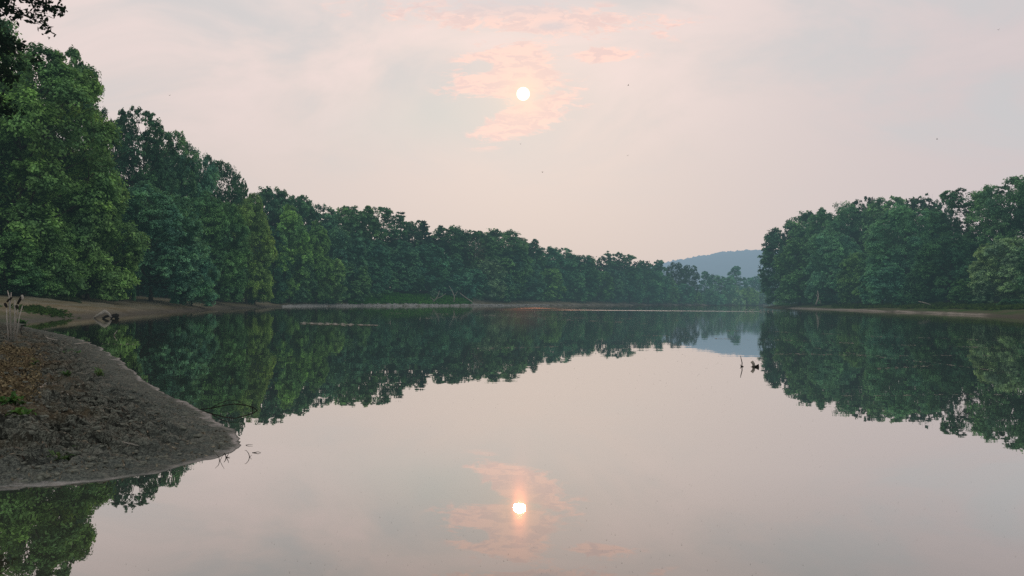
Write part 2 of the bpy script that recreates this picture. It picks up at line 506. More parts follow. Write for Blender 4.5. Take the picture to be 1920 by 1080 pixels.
VAR = {
    # near kinds, small leaves
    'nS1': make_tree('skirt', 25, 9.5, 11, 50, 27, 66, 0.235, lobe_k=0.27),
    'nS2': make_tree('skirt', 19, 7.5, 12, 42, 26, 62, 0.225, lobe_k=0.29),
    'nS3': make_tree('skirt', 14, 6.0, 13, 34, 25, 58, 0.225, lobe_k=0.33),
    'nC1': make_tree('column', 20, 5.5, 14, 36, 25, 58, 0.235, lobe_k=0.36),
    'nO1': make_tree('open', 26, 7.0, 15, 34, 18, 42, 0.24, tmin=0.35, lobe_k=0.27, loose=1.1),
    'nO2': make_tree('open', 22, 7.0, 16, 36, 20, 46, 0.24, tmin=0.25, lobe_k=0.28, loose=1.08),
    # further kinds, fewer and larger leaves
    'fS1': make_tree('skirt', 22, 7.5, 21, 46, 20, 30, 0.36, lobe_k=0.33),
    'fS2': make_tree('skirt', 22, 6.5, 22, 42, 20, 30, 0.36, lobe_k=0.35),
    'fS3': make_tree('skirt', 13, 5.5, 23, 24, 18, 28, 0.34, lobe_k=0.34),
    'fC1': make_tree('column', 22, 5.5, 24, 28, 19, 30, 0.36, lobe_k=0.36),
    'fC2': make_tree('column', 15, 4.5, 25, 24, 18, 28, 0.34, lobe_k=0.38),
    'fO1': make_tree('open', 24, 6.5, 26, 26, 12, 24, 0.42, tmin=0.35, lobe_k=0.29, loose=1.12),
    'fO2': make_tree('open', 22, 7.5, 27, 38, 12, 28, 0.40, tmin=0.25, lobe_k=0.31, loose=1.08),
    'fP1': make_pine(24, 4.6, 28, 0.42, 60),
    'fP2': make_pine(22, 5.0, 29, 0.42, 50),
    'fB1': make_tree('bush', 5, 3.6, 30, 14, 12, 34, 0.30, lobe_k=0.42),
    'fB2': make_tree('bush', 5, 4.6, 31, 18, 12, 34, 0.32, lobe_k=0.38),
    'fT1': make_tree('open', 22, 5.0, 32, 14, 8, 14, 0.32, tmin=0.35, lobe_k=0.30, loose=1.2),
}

# ------------------------------------------------------------------ river outline
shore_px = [(0, 920), (100, 912), (200, 900), (290, 888), (345, 875), (400, 862), (440, 846), (455, 832), (447, 815), (428, 803), (405, 790), (398, 776), (378, 768),
            (350, 752), (300, 735), (270, 712), (240, 688), (215, 668), (180, 647), (140, 633), (100, 624), (70, 617)]
left_near = [P(x, y)[:2] for x, y in shore_px] + [P(40, 611)[:2], P(62, 604.5)[:2], P(100, 599.5)[:2], P(180, 594.5)[:2], P(240, 590.5)[:2]]
far_shore = [dpx(300, 83), dpx(350, 94), dpx(400, 108), dpx(440, 122), dpx(480, 134), dpx(515, 150), dpx(560, 163), dpx(640, 178), dpx(700, 188), dpx(780, 202), dpx(850, 217), dpx(960, 245), dpx(1050, 275),
             dpx(1150, 322), dpx(1230, 365), dpx(1300, 405), dpx(1370, 440), dpx(1440, 480), np.array([300, 540]), np.array([700, 640])]
right = [np.array(q, float) for q in [(700, 480), (400, 420), (210, 352), (125, 318), (96, 290), (89, 265), (86, 235), (84, 205), (80, 175), (78, 153), (75, 132), (72, 118), (69, 104), (72, 80), (82, 45), (98, 0), (120, -80)]]
behind = [np.array(q, float) for q in [(60, -80), (40, -30), (20, -8), (8, -1.5), (3, 0.4), (0, 0.9), (-3, 1.6), (-6, 3.0), (-7.2, 4.8), (-6.0, 6.1)]]
POLY = np.array(left_near + far_shore + right + behind)


def smooth_poly(Pn, k=3):
    out = []
    n = len(Pn)
    for i in range(n):
        p0, p1, p2, p3 = Pn[i - 1], Pn[i], Pn[(i + 1) % n], Pn[(i + 2) % n]
        L = np.linalg.norm(p2 - p1)
        for j in range(k):
            t = j / k
            out.append(0.5 * ((2 * p1) + (p2 - p0) * t + (2 * p0 - 5 * p1 + 4 * p2 - p3) * t * t + (3 * p1 - p0 - 3 * p2 + p3) * t ** 3))
    return np.array(out)


SP = smooth_poly(POLY)


def shore_dist(x, y):
    """distance to the waterline, positive on land"""
    x = np.asarray(x, float).ravel(); y = np.asarray(y, float).ravel()
    best = np.full(len(x), 1e18); inside = np.zeros(len(x), bool)
    n = len(SP)
    for i in range(n):
        ax, ay = SP[i]; bx, by = SP[(i + 1) % n]
        ex, ey = bx - ax, by - ay
        L = ex * ex + ey * ey + 1e-12
        t = np.clip(((x - ax) * ex + (y - ay) * ey) / L, 0, 1)
        dx = x - ax - t * ex; dy = y - ay - t * ey
        np.minimum(best, dx * dx + dy * dy, out=best)
        c = ((ay > y) != (by > y))
        if c.any():
            xi = (bx - ax) * (y - ay) / (by - ay + 1e-12) + ax
            inside ^= c & (x < xi)
    d = np.sqrt(best)
    return np.where(inside, -d, d)


rngF = np.random.default_rng(5)
PITS = []
for _ in range(210):
    d = 7 + rngF.uniform(0, 1) ** 1.4 * 22
    px = rngF.uniform(-60, 420)
    PITS.append((*dpx(px, d), rngF.uniform(0.05, 0.13), rngF.uniform(0.7, 2.0), rngF.uniform(0.02, 0.055)))
for px, py in ((160, 824), (205, 822), (15, 818), (40, 822), (258, 730), (195, 745), (110, 772), (125, 778), (315, 796), (330, 797), (140, 806), (30, 856)):
    q = P(px, py, 0.2); PITS.append((q[0], q[1], 0.12, 2.0, 0.13))


def height(x, y, detail=True):
    x = np.asarray(x, float).ravel(); y = np.asarray(y, float).ravel()
    wob = (fbm(x * 0.9, y * 0.9, 3, 3) - 0.5)
    dist = np.hypot(x, y)
    sd0 = shore_dist(x, y)
    wsz = np.where(dist < 60, 0.22, 0.9)
    sd = sd0 + wob * wsz * np.clip(dist / 20, 0.4, 1.5)
    # finer ragged edge
    sd = sd + (fbm(x * 5, y * 5, 3, 9) - 0.5) * 0.10
    far = np.clip((dist - 35) / 30, 0, 1)
    zn = 0.62 * (1 - np.exp(-np.maximum(sd, 0) / 4.2)) + np.clip(sd - 6, 0, 50) * 0.02
    zf = 2.7 * (1 - np.exp(-np.maximum(sd, 0) / 11.0))
    z = np.where(sd > 0, zn * (1 - far) + zf * far, np.maximum(sd * 0.16, -2.5))
    z = z + np.clip(sd - 60, 0, 400) * 0.004
    if detail:
        damp = np.clip(sd / 0.7, 0, 1)
        cl = fbm(x * 1.1, y * 1.1, 3, 31) - 0.5
        rd = 1 - np.abs(2 * fbm(x * 2.6 + cl, y * 4.2, 4, 41) - 1)
        nearf = np.clip(1.6 - dist / 45, 0, 1)
        z = z + damp * nearf * (cl * 0.14 + (0.72 - np.clip(rd, 0.72, 1)) * 0.72 * np.clip(sd / 1.6, 0.2, 1) + (fbm(x * 5, y * 8, 4, 51) - 0.5) * 0.17)
        z = z + np.clip(sd / 0.3, 0, 1) * nearf * (fbm(x * 24, y * 30, 3, 61) - 0.5) * 0.035
        for (qx, qy, s, e, dp) in PITS:
            k = np.abs(x - qx) + np.abs(y - qy) < 1.0
            if k.any():
                g = np.exp(-(((x[k] - qx) / (s * e)) ** 2 + ((y[k] - qy) / s) ** 2))
                z[k] -= dp * g * np.clip(sd[k] / 2.0, 0, 1)
        px_ = 960 + F * x / np.maximum(y, 1)
        z = z + 1.9 * np.clip((sd - 1.5) / 10, 0, 1) * np.clip((px_ - 640) / 60, 0, 1) * np.clip((930 - px_) / 60, 0, 1) * (y > 150) * (y < 400)
        z = z + np.clip(sd / 5, 0, 1) * far * (fbm(x * 0.35, y * 0.35, 4, 71) - 0.5) * 0.35
    return z, sd0


def hz(x, y):
    return float(height([x], [y])[0][0])


# ------------------------------------------------------------------ ground and water
def build_ground():
    az = np.concatenate([np.arange(-180, -46, 3.0), np.arange(-46, -36, 0.5), np.arange(-36, -16, 0.085), np.arange(-16, -2, 0.25), np.arange(-2, 40, 0.35), np.arange(40, 180, 3.0)])
    az = np.radians(az)
    rr = [0.3, 0.8, 1.5, 2.5, 3.5, 4.5]
    r = 5.2
    while r < 7000:
        rr.append(r)
        r *= 1.0042 if r < 15 else (1.009 if r < 60 else (1.012 if r < 160 else (1.02 if r < 500 else 1.12)))
    rr = np.array(rr)
    A, R_ = np.meshgrid(az, rr)
    x = (np.sin(A) * R_).ravel(); y = (np.cos(A) * R_).ravel()
    z, sd = height(x, y)
    na, nr = len(az), len(rr)
    i, j = np.meshgrid(np.arange(na), np.arange(nr - 1))
    i2 = (i + 1) % na
    Q = np.stack([j * na + i, (j + 1) * na + i, (j + 1) * na + i2, j * na + i2], -1).reshape(-1, 4)
    Q = Q[:, ::-1]
    me = mesh_quads('ground', np.stack([x, y, z], 1), Q, M['ground'], smooth=True)

    def attr(n, v):
        a = me.attributes.new(n, 'FLOAT', 'POINT'); a.data.foreach_set('value', np.asarray(v, np.float32))
    attr('shore', sd)
    nn = fbm(x * 0.4, y * 0.4, 4, 81)
    pxx = 960 + F * x / np.maximum(y, 0.1)

    def box(v, a, b, s):
        return np.clip((v - a) / s, 0, 1) * np.clip((b - v) / s, 0, 1)
    g = box(pxx, 650, 880, 30) * box(y, 150, 300, 5) * box(sd, 1.5, 14, 1.0)
    g = np.maximum(g, 0.55 * box(pxx, 500, 700, 30) * box(y, 150, 300, 5) * box(sd, 3, 14, 1.0))
    g = np.maximum(g, 0.85 * box(x, 60, 130, 4) * box(y, 60, 330, 5) * box(sd, 1.0, 12, 1.5) * np.clip((nn - 0.36) * 9, 0.35, 1))
    g = np.maximum(g, 0.25 * box(x, -70, -25, 3) * box(y, 30, 62, 5) * box(sd, 0.3, 6, 0.5) * np.clip((nn - 0.38) * 9, 0, 1))
    attr('grass', g)
    # rusty dry low plants on the left of the near bank
    c = P(0, 690, 0.4)
    ru = (y > 8) * np.clip((75 - pxx + 60 * (fbm(x * 0.8, y * 0.8, 3, 92) - 0.5)) / 25, 0, 1) * np.clip((y - 10) / 1.0, 0, 1) * np.clip((23 - y) / 2, 0, 1) * np.clip((fbm(x * 1.2, y * 1.2, 3, 91) - 0.25) * 5, 0, 1)
    ru = np.maximum(ru, 0.55 * np.clip((fbm(x * 0.7, y * 0.7, 3, 95) - 0.55) * 9, 0, 1) * box(sd, 1.0, 30, 0.6) * (y < 40) * (y > 8))
    attr('rust', ru)
    pl = box(pxx, 1460, 1860, 25) * box(sd, 0.0, 1.3, 0.4) * (x > 50)
    pl = np.maximum(pl, 0.8 * box(pxx, 540, 1330, 20) * box(sd, 0.0, 2.0, 0.5) * (x < 100) * (y > 140))
    pl = np.maximum(pl, 0.5 * box(sd, 0, 2.5, 0.5) * (y > 380))
    attr('pale', pl)
    return tag(link('ground', me), kind='structure')


build_ground()
S = 7000
W = mesh_quads('river', [(-S, -S, 0), (S, -S, 0), (S, S, 0), (-S, S, 0)], [(0, 1, 2, 3)], M['water'])
tag(link('river', W), kind='structure')


# ------------------------------------------------------------------ far hill
def build_hill():
    prof_px = [(1000, 566), (1100, 540), (1180, 512), (1245, 492), (1290, 484), (1340, 475), (1385, 471), (1430, 476), (1500, 488), (1650, 520), (1800, 560)]
    xs = np.array([p[0] for p in prof_px], float); ys = np.array([p[1] for p in prof_px], float)
    dist = 2300.0
    px = np.linspace(1000, 1800, 700)
    py = np.interp(px, xs, ys)
    X = (px - 960) / F * dist
    top = H_CAM + (563.5 + (px - 960) * 0.009 - py) / F * dist
    rows = []
    sm = np.linspace(-1, 1, 61)
    for s in sm:
        yy = dist + s * 900
        zz = top * (1 - s * s) ** 1.0
        bumps = (fbm(X * 0.045, np.full_like(X, yy * 0.045), 4, 5) - 0.5) * 9 + (fbm(X * 0.16, np.full_like(X, yy * 0.16), 2, 8) - 0.5) * 12
        rows.append(np.stack([X, np.full_like(X, yy), zz - 3 + bumps * np.clip(1 - s * s, 0, 1) ** 0.3], 1))
    V = np.concatenate(rows); n = len(px)
    i, j = np.meshgrid(np.arange(n - 1), np.arange(len(sm) - 1))
    Q = np.stack([j * n + i, j * n + i + 1, (j + 1) * n + i + 1, (j + 1) * n + i], -1).reshape(-1, 4)
    tag(link('hill', mesh_quads('hill', V, Q, M['hill'])), kind='structure')


build_hill()

# ------------------------------------------------------------------ trees
PAL = dict(
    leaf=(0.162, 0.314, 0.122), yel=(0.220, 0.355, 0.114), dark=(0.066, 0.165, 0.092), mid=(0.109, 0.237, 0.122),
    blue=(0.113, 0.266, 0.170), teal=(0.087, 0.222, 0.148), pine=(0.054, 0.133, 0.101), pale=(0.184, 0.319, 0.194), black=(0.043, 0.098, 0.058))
rngT = random.Random(3)
TREES = []


def tree(px, w, top, d, var, col, label, name='broadleaf_tree', cat='tree', group=None, rz=None):
    v = VAR[var]
    xy = dpx(px, d)
    z0 = max(hz(xy[0], xy[1]), 0.15)
    ztop = H_CAM + (563.5 + (px - 960) * 0.009 - top) * d / F
    hh = ztop - z0
    sz = hh / (v['H'] * 1.0); sr = (w * d / F / 2) / (v['R'] * 1.0)
    if var in ('fS1', 'fS2', 'fO2') and label and 'skyline' in label and px > 480: sr *= 1.22; sz *= 1.01
    root = empty(name, (xy[0], xy[1], z0 - 0.05), rngT.uniform(0, 6.28) if rz is None else rz)
    root.scale = (sr, sr, sz)
    c = link('crown', v['crown'], root); t = link('trunk', v['trunk'], root)
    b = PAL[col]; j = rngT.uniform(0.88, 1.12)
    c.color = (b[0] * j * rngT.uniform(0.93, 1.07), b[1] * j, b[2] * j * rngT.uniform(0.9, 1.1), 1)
    tag(root, label, cat, group)
    TREES.append(root)
    return root


GL = 'trees along the left bank'; GR = 'trees on the right bank'; GF = 'trees at the far bend'; GS = 'shrubs at the far bend'
# ---- left bank, nearest
tree(30, 330, 72, 80, 'nS1', 'leaf', 'huge bright green tree filling the left edge of the photo above the sandy beach', group=GL, rz=0.6)
tree(-120, 300, -40, 84, 'nS1', 'mid', 'tall green tree cut off by the left edge, behind the huge bright green one', group=GL, rz=2.6)
tree(-260, 260, 40, 70, 'nS2', 'mid', 'green tree beyond the left edge of the beach', group=GL)
tree(105, 170, 78, 88, 'nO2', 'mid', 'green tree with ragged leafy top just right of the huge left tree', group=GL)
tree(165, 175, 335, 84, 'nS3', 'leaf', 'low yellow-green tree bulging over the beach beside the huge left tree', group=GL)
tree(90, 120, 410, 78, 'nS3', 'leaf', 'low green leafy tree under the huge left tree', group=GL)
tree(10, 130, 430, 74, 'nS3', 'mid', 'low leafy tree at the left edge with hanging boughs over the sandy beach', group=GL)
tree(283, 175, 345, 98, 'nS2', 'blue', 'blue-green bushy tree with foliage down to the beach', group=GL)
tree(360, 85, 452, 106, 'nS3', 'blue', 'small rounded blue-green tree at the foot of the bushy blue-green one', group=GL)
tree(225, 60, 440, 90, 'nS3', 'dark', 'dark low tree wedged between the yellow-green and blue-green trees', group=GL)
tree(205, 95, 192, 116, 'nO2', 'dark', 'dark slim tree rising behind the low yellow-green tree', group=GL)
tree(262, 120, 193, 118, 'nO1', 'dark', 'tall open tree with dark tufted top and bare limbs showing', group=GL)
tree(310, 110, 235, 124, 'nO2', 'mid', 'airy tree with loose twigs on the skyline right of the tufted open tree', group=GL)
tree(345, 120, 268, 128, 'nS2', 'teal', 'dark teal tree on the skyline above the blue-green trees', group=GL)
tree(402, 92, 286, 140, 'nO2', 'dark', 'dark round-topped tree standing above the yellow-green domed tree', group=GL)
tree(447, 52, 332, 146, 'fO2', 'dark', 'small dark tufted treetop at the step in the skyline', group=GL)
tree(395, 130, 362, 124, 'nS2', 'mid', 'dense green tree between the blue-green tree and the yellow-green dome', group=GL)
tree(330, 110, 380, 120, 'nS2', 'dark', 'dense dark tree behind the small blue-green tree', group=GL)
tree(462, 100, 366, 140, 'nS2', 'yel', 'yellow-green domed tree above the end of the beach', group=GL)
tree(425, 70, 440, 134, 'nS3', 'mid', 'low green tree before the yellow-green domed tree', group=GL)
tree(478, 60, 470, 144, 'fS3', 'dark', 'low dark tree at the point where the beach narrows', group=GL)
tree(543, 82, 380, 166, 'nC1', 'leaf', 'bright green pointed tree, taller of two side by side', group=GL)
tree(594, 66, 410, 174, 'nC1', 'leaf', 'bright green pointed tree, shorter of two side by side', group=GL)
tree(512, 60, 420, 162, 'fC2', 'dark', 'narrow dark tree between yellow-green dome and bright pointed tree', group=GL)
tree(500, 90, 348, 180, 'fS1', 'dark', 'dark flat-topped tree on the skyline above the yellow-green dome', group=GL)
tree(545, 85, 360, 192, 'fS2', 'dark', 'dark tree on the skyline above the taller pointed tree', group=GL)
tree(590, 75, 376, 200, 'fS1', 'teal', 'dark tree on the skyline above the shorter pointed tree', group=GL)
tree(628, 48, 378, 204, 'fT1', 'pale', 'thin pale half-bare treetop poking above the skyline', group=GL)
tree(662, 88, 382, 205, 'fS2', 'mid', 'broad dark green dome on the skyline beside the thin pale treetop', group=GL)
tree(712, 78, 388, 214, 'fO2', 'dark', 'dark tree with side twigs reaching right on the skyline before the pines', group=GL)
tree(640, 90, 425, 190, 'fS1', 'blue', 'blue-green rounded tree right of the two pointed trees', group=GL)
tree(560, 60, 470, 168, 'fS3', 'mid', 'low leafy tree at the foot of the taller pointed tree', group=GL)
tree(612, 70, 478, 178, 'fS3', 'leaf', 'low bright tree overhanging the bank below the shorter pointed tree', group=GL)
tree(660, 70, 490, 188, 'fS3', 'mid', 'low green tree above the start of the pebble strip', group=GL)
tree(690, 80, 445, 200, 'fS1', 'teal', 'teal tree behind the left end of the grassy slope', group=GL)
tree(722, 52, 505, 207, 'fC2', 'blue', 'small conical green tree standing on the grassy slope', group=GL)
tree(750, 60, 392, 226, 'fP1', 'pine', 'tall dark pine with a crooked spiky top on the skyline', 'pine_tree', 'pine tree', 'pines on the left bank')
tree(795, 58, 410, 236, 'fP2', 'pine', 'lower dark pine with level branches right of the crooked-topped pine', 'pine_tree', 'pine tree', 'pines on the left bank')
tree(825, 44, 418, 244, 'fP1', 'teal', 'rightmost of the three pines, with short level branches', 'pine_tree', 'pine tree', 'pines on the left bank')
tree(775, 70, 410, 238, 'fS2', 'dark', 'dark tree standing between the two tallest pines', group=GL)
tree(745, 80, 450, 214, 'fS1', 'teal', 'rounded teal tree in front of the crooked-topped pine', group=GL)
tree(768, 56, 500, 218, 'fS3', 'dark', 'low dark tree at the middle of the grassy slope', group=GL)
tree(800, 80, 455, 226, 'fS2', 'teal', 'teal tree with tiered boughs above the grassy slope', group=GL)
tree(845, 80, 424, 246, 'fS1', 'dark', 'broad dark tree on the skyline left of the birch', group=GL)
tree(885, 78, 429, 256, 'fS2', 'dark', 'dark rounded tree on the skyline directly above the pale birch', group=GL)
tree(935, 90, 428, 262, 'fS1', 'mid', 'tall rounded tree at the highest bump of the middle skyline', group=GL)
tree(842, 66, 480, 234, 'fS2', 'blue', 'blue-green rounded tree left of the pale birch', group=GL)
tree(865, 54, 508, 232, 'fS3', 'teal', 'low slim-stemmed tree beside the right end of the grassy slope', group=GL)
tree(912, 70, 483, 246, 'fS2', 'pale', 'pale grey-green tree right of the birch trunk', group=GL)
tree(884, 62, 502, 238, 'fS3', 'teal', 'low teal tree hiding the foot of the birch', group=GL)
tree(940, 50, 510, 252, 'fS3', 'blue', 'low bushy tree beside the pale grey-green tree', group=GL)
tree(955, 70, 462, 262, 'fS2', 'teal', 'teal tree below the highest bump of the middle skyline', group=GL)
tree(985, 60, 446, 282, 'fS2', 'dark', 'dark tree on the skyline where it starts to drop to the right', group=GL)
tree(1020, 62, 462, 292, 'fS1', 'teal', 'rounded teal tree on the skyline, first after the drop', group=GL)
tree(992, 56, 480, 274, 'fC1', 'blue', 'tall blue-green tree on the shore below the drop in the skyline', group=GL)
tree(1030, 56, 500, 286, 'fS3', 'leaf', 'brighter green low tree on the far shore, centre of the photo', group=GL)
tree(1050, 52, 464, 305, 'fO2', 'teal', 'open-topped tree on the skyline above the brighter low tree', group=GL)
tree(1085, 58, 475, 312, 'fS2', 'dark', 'dark rounded tree on the skyline left of the two airy trees', group=GL)
tree(1075, 50, 508, 302, 'fS3', 'teal', 'low teal tree on the far shore under the dark rounded tree', group=GL)
tree(1114, 40, 477, 335, 'fT1', 'dark', 'narrow airy tree on the skyline, left neighbour of the broad airy one', group='airy trees on the middle skyline')
tree(1158, 70, 469, 345, 'fO1', 'dark', 'broad airy tree with sky showing through, tallest near the bend', group='airy trees on the middle skyline')
tree(1120, 56, 505, 325, 'fS3', 'mid', 'low green tree on the shore below the narrow airy tree', group=GL)
tree(1150, 52, 500, 335, 'fS3', 'teal', 'low teal tree on the shore below the broad airy tree', group=GL)
tree(1180, 56, 498, 350, 'fS1', 'teal', 'teal tree just right of the broad airy tree', group=GL)
tree(1206, 36, 486, 362, 'fO1', 'dark', 'slender lollipop-topped tree on the skyline', group=GL)
tree(1236, 46, 484, 372, 'fC1', 'teal', 'pointed teal tree where the hill meets the tree line', group=GL)
tree(1216, 56, 505, 366, 'fS2', 'blue', 'blue-green rounded tree below the lollipop-topped tree', group=GL)
tree(1250, 44, 520, 384, 'fS3', 'mid', 'low tree on the shore under the pointed teal tree', group=GL)
# ---- far bend
tree(1268, 40, 491, 404, 'fO2', 'black', 'dark feathery tree left of its twin in front of the blue hill', group=GF)
tree(1292, 40, 496, 408, 'fO2', 'black', 'dark feathery tree right of its twin in front of the blue hill', group=GF)
tree(1322, 30, 506, 440, 'fC1', 'teal', 'hazy narrow pointed tree before the blue hill', group=GF)
tree(1380, 42, 496, 470, 'fC1', 'teal', 'hazy tall tree highest against the blue hill', group=GF)
tree(1352, 56, 514, 440, 'fS3', 'blue', 'rounded hazy tree between the narrow pointed and the tall hazy tree', group=GF)
tree(1416, 40, 517, 500, 'fS3', 'teal', 'small hazy tree close to the dark edge of the right bank', group=GF)
tree(1455, 60, 512, 510, 'fS3', 'teal', 'hazy tree half hidden by the right bank', group=GF)
tree(1275, 50, 530, 398, 'fS3', 'teal', 'low tree at the foot of the two dark feathery trees', group=GF)
for px, w, top, d, c, lb in ((1300, 40, 546, 412, 'mid', 'shrub right of the feathery trees at the far waterline'), (1330, 36, 545, 425, 'teal', 'low shrub below the hazy pointed tree'),
                             (1346, 34, 551, 428, 'blue', 'small round shrub nearest the water at the far bend'), (1372, 44, 540, 445, 'pale', 'pale shrub below the tall hazy tree'),
                             (1400, 50, 541, 455, 'leaf', 'bright green sprawling shrub at the far bend'), (1430, 50, 545, 470, 'pale', 'pale shrub beside the dark right bank trees')):
    tree(px, w, top, d, 'fB1' if px % 4 else 'fB2', c, lb, 'shrub', 'shrub', GS)
# ---- right bank
tree(1478, 100, 420, 268, 'fS2', 'dark', 'dark leftmost tree of the right bank leaning over the water', group=GR)
tree(1520, 120, 392, 262, 'fS1', 'mid', 'tall rounded tree second from the left on the right bank', group=GR)
tree(1500, 90, 440, 246, 'fS2', 'mid', 'lower green tree in front at the left end of the right bank', group=GR)
tree(1575, 120, 379, 246, 'nS1', 'mid', 'broad domed tree at the shoulder of the right bank woods', group=GR)
tree(1622, 70, 368, 244, 'fO2', 'black', 'dark tufted treetop above the domed trees of the right bank', group=GR)
tree(1560, 100, 430, 228, 'nS2', 'blue', 'blue-green tree low on the right bank with leaning stem', group=GR)
tree(1616, 80, 470, 212, 'nS3', 'mid', 'low green tree overhanging the right waterline', group=GR)
tree(1672, 90, 364, 232, 'fS2', 'mid', 'rounded treetop on the right skyline left of the airy dark one', group=GR)
tree(1728, 88, 361, 226, 'fO1', 'black', 'airy dark treetop with sky gaps on the right skyline', group=GR)
tree(1700, 140, 382, 194, 'nS1', 'blue', 'big pale tree reaching down to the bank, middle of the right woods', group=GR)
tree(1655, 80, 490, 188, 'nS3', 'blue', 'low leafy tree at the lower left of the big pale tree', group=GR)
tree(1765, 60, 372, 222, 'fO2', 'dark', 'thin dark treetop between the airy dark top and the tall right trees', group=GR)
tree(1815, 130, 344, 178, 'nO1', 'dark', 'tall tree with wide sky gaps in its crown, second from right on the skyline', group=GR)
tree(1780, 110, 440, 168, 'nS2', 'dark', 'dark dense tree low on the right bank below the gappy tree', group=GR)
tree(1895, 140, 326, 166, 'nO2', 'mid', 'tallest tree at the right edge of the photo', group=GR)
tree(1840, 90, 430, 176, 'nS2', 'dark', 'dark tree behind the bright tree at the right edge', group=GR)
tree(1895, 120, 443, 142, 'nS3', 'pale', 'bright green low tree at the right edge above the bank', group=GR)
tree(1960, 150, 330, 158, 'nS2', 'dark', 'dark tree cut off by the right edge of the photo', group=GR)
tree(1990, 130, 430, 134, 'nS3', 'mid', 'green tree beyond the right edge of the photo', group=GR)
tree(1820, 70, 520, 152, 'fS3', 'mid', 'low scrubby tree on the right bank beside the bright low one', group=GR)
tree(1735, 70, 500, 176, 'nS3', 'dark', 'dark low tree at the foot of the big pale tree', group=GR)
for px, w, top, d, lb in ((1545, 40, 558, 226, 'small dark bush under the leaning stem on the right bank'), (1700, 50, 555, 172, 'low dark bush below the big pale tree'),
                          (1838, 44, 560, 146, 'spreading low bush on the right bank slope'), (1900, 50, 560, 130, 'low bush beneath the bright tree at the right edge')):
    tree(px, w, top, d, 'fB2', 'dark', lb, 'bush', 'bush', 'bushes under the right bank trees')
for px, w, top, d, c, lb in ((700, 34, 548, 198, 'mid', 'little bush at the left end of the grassy slope'), (815, 30, 545, 222, 'pale', 'little pale bush beside the fallen dead branches'),
                             (520, 30, 556, 160, 'dark', 'little dark bush where the beach meets the pebble strip'), (610, 40, 552, 176, 'dark', 'dark bush low on the bank above the pebbles')):
    tree(px, w, top, d, 'fB1', c, lb, 'bush', 'bush', 'bushes on the left bank')
# near tree whose dark twigs hang into the top left corner
t0 = tree(-235, 400, -330, 34, 'nO1', 'black', 'near dark tree whose twigs hang into the top left corner', rz=1.0)

# hanging branch of that tree (real branch reaching to the right)
def corner_branch():
    rng = np.random.default_rng(77)
    tb = Tubes(); Cs = []; Ns = []; Ts = []
    for (sx, sy, ex, ey, dd, n) in ((-60, -60, 118, 28, 31, 26), (-60, -20, 92, 50, 30, 22), (-80, 30, 48, 105, 32, 24), (-90, 80, 34, 165, 33, 22), (-80, -90, 100, -10, 31, 22), (-80, 120, 20, 215, 33, 20)):
        a = D(sx, sy, dd); b = D(ex, ey, dd + rng.uniform(-1, 1))
        pts = wig(a, b, 8, 0.05, rng)
        tb.add(pts, np.linspace(0.05, 0.008, 8), 5)
        for k in range(n):
            s = rng.uniform(0.1, 1.0)
            i = min(int(s * 7), 6); q = pts[i] + (pts[i + 1] - pts[i]) * (s * 7 - i)
            e = q + rng.normal(size=3) * np.array([0.34, 0.34, 0.22]) * (1.25 - 0.6 * s)
            tb.add([q, (q + e) / 2 + [0, 0, 0.04], e], [0.012, 0.009, 0.004], 4)
            m = int(rng.integers(12, 26) * (1.5 - s * 0.85))
            Cs.append(e + rng.normal(size=(m, 3)) * 0.13); Ns.append(rng.normal(size=(m, 3)) + [0, 0, 0.4]); Ts.append(rng.uniform(0.6, 1.2, m))
    V, Q = leaves(np.concatenate(Cs), np.concatenate(Ns), 0.13, rng, 1.6)
    T = np.repeat(np.concatenate(Ts), 4)
    inv = (Matrix.Translation(t0.location) @ t0.rotation_euler.to_matrix().to_4x4() @ Matrix.Diagonal((*t0.scale, 1))).inverted()
    w = link('branch', tb.mesh('branch', M['bark']), t0); w.matrix_parent_inverse = inv
    c = link('hanging_leaves', mesh_quads('hanging_leaves', V, Q, M['leaf'], T), t0); c.matrix_parent_inverse = inv
    c.color = (0.014, 0.030, 0.014, 1)


corner_branch()


# ---- deep wood behind the front trees: one dark mass nobody could count
def build_wood():
    rng = np.random.default_rng(9)
    for label, pts, n, seed in (
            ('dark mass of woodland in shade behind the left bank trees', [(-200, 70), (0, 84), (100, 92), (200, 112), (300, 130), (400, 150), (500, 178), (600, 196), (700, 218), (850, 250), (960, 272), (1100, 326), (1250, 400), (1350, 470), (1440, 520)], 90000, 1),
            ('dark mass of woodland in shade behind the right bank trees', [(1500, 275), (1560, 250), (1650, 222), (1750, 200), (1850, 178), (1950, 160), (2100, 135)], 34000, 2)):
        pxs = np.array([p[0] for p in pts], float); ds = np.array([p[1] for p in pts], float)
        s = rng.uniform(0, 1, n)
        px = pxs[0] + (pxs[-1] - pxs[0]) * s
        d = np.interp(px, pxs, ds) + rng.uniform(0, 22, n)
        x = (px - 960) / F * d; y = d
        lim = 15 + 6 * vnoise(x * 0.12, y * 0.12, 7)
        z = 1.5 + rng.uniform(0, 1, n) ** 0.9 * lim
        if seed == 2: z = np.where(px > 1760, 1.5 + (z - 1.5) * 0.7, z)
        if seed == 1: z = np.where(px > 1240, 1.5 + (z - 1.5) * 0.36, z)
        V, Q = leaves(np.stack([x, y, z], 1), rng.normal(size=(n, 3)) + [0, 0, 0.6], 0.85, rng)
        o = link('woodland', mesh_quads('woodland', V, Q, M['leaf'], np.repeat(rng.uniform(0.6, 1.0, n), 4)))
        o.color = (0.012, 0.030, 0.016, 1)  # near-black leaf colour stands in for the deep shade between trees
        tag(o, label, 'woodland', kind='stuff')


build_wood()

# ------------------------------------------------------------------ birch and fallen wood on the left bank
rngW = np.random.default_rng(12)


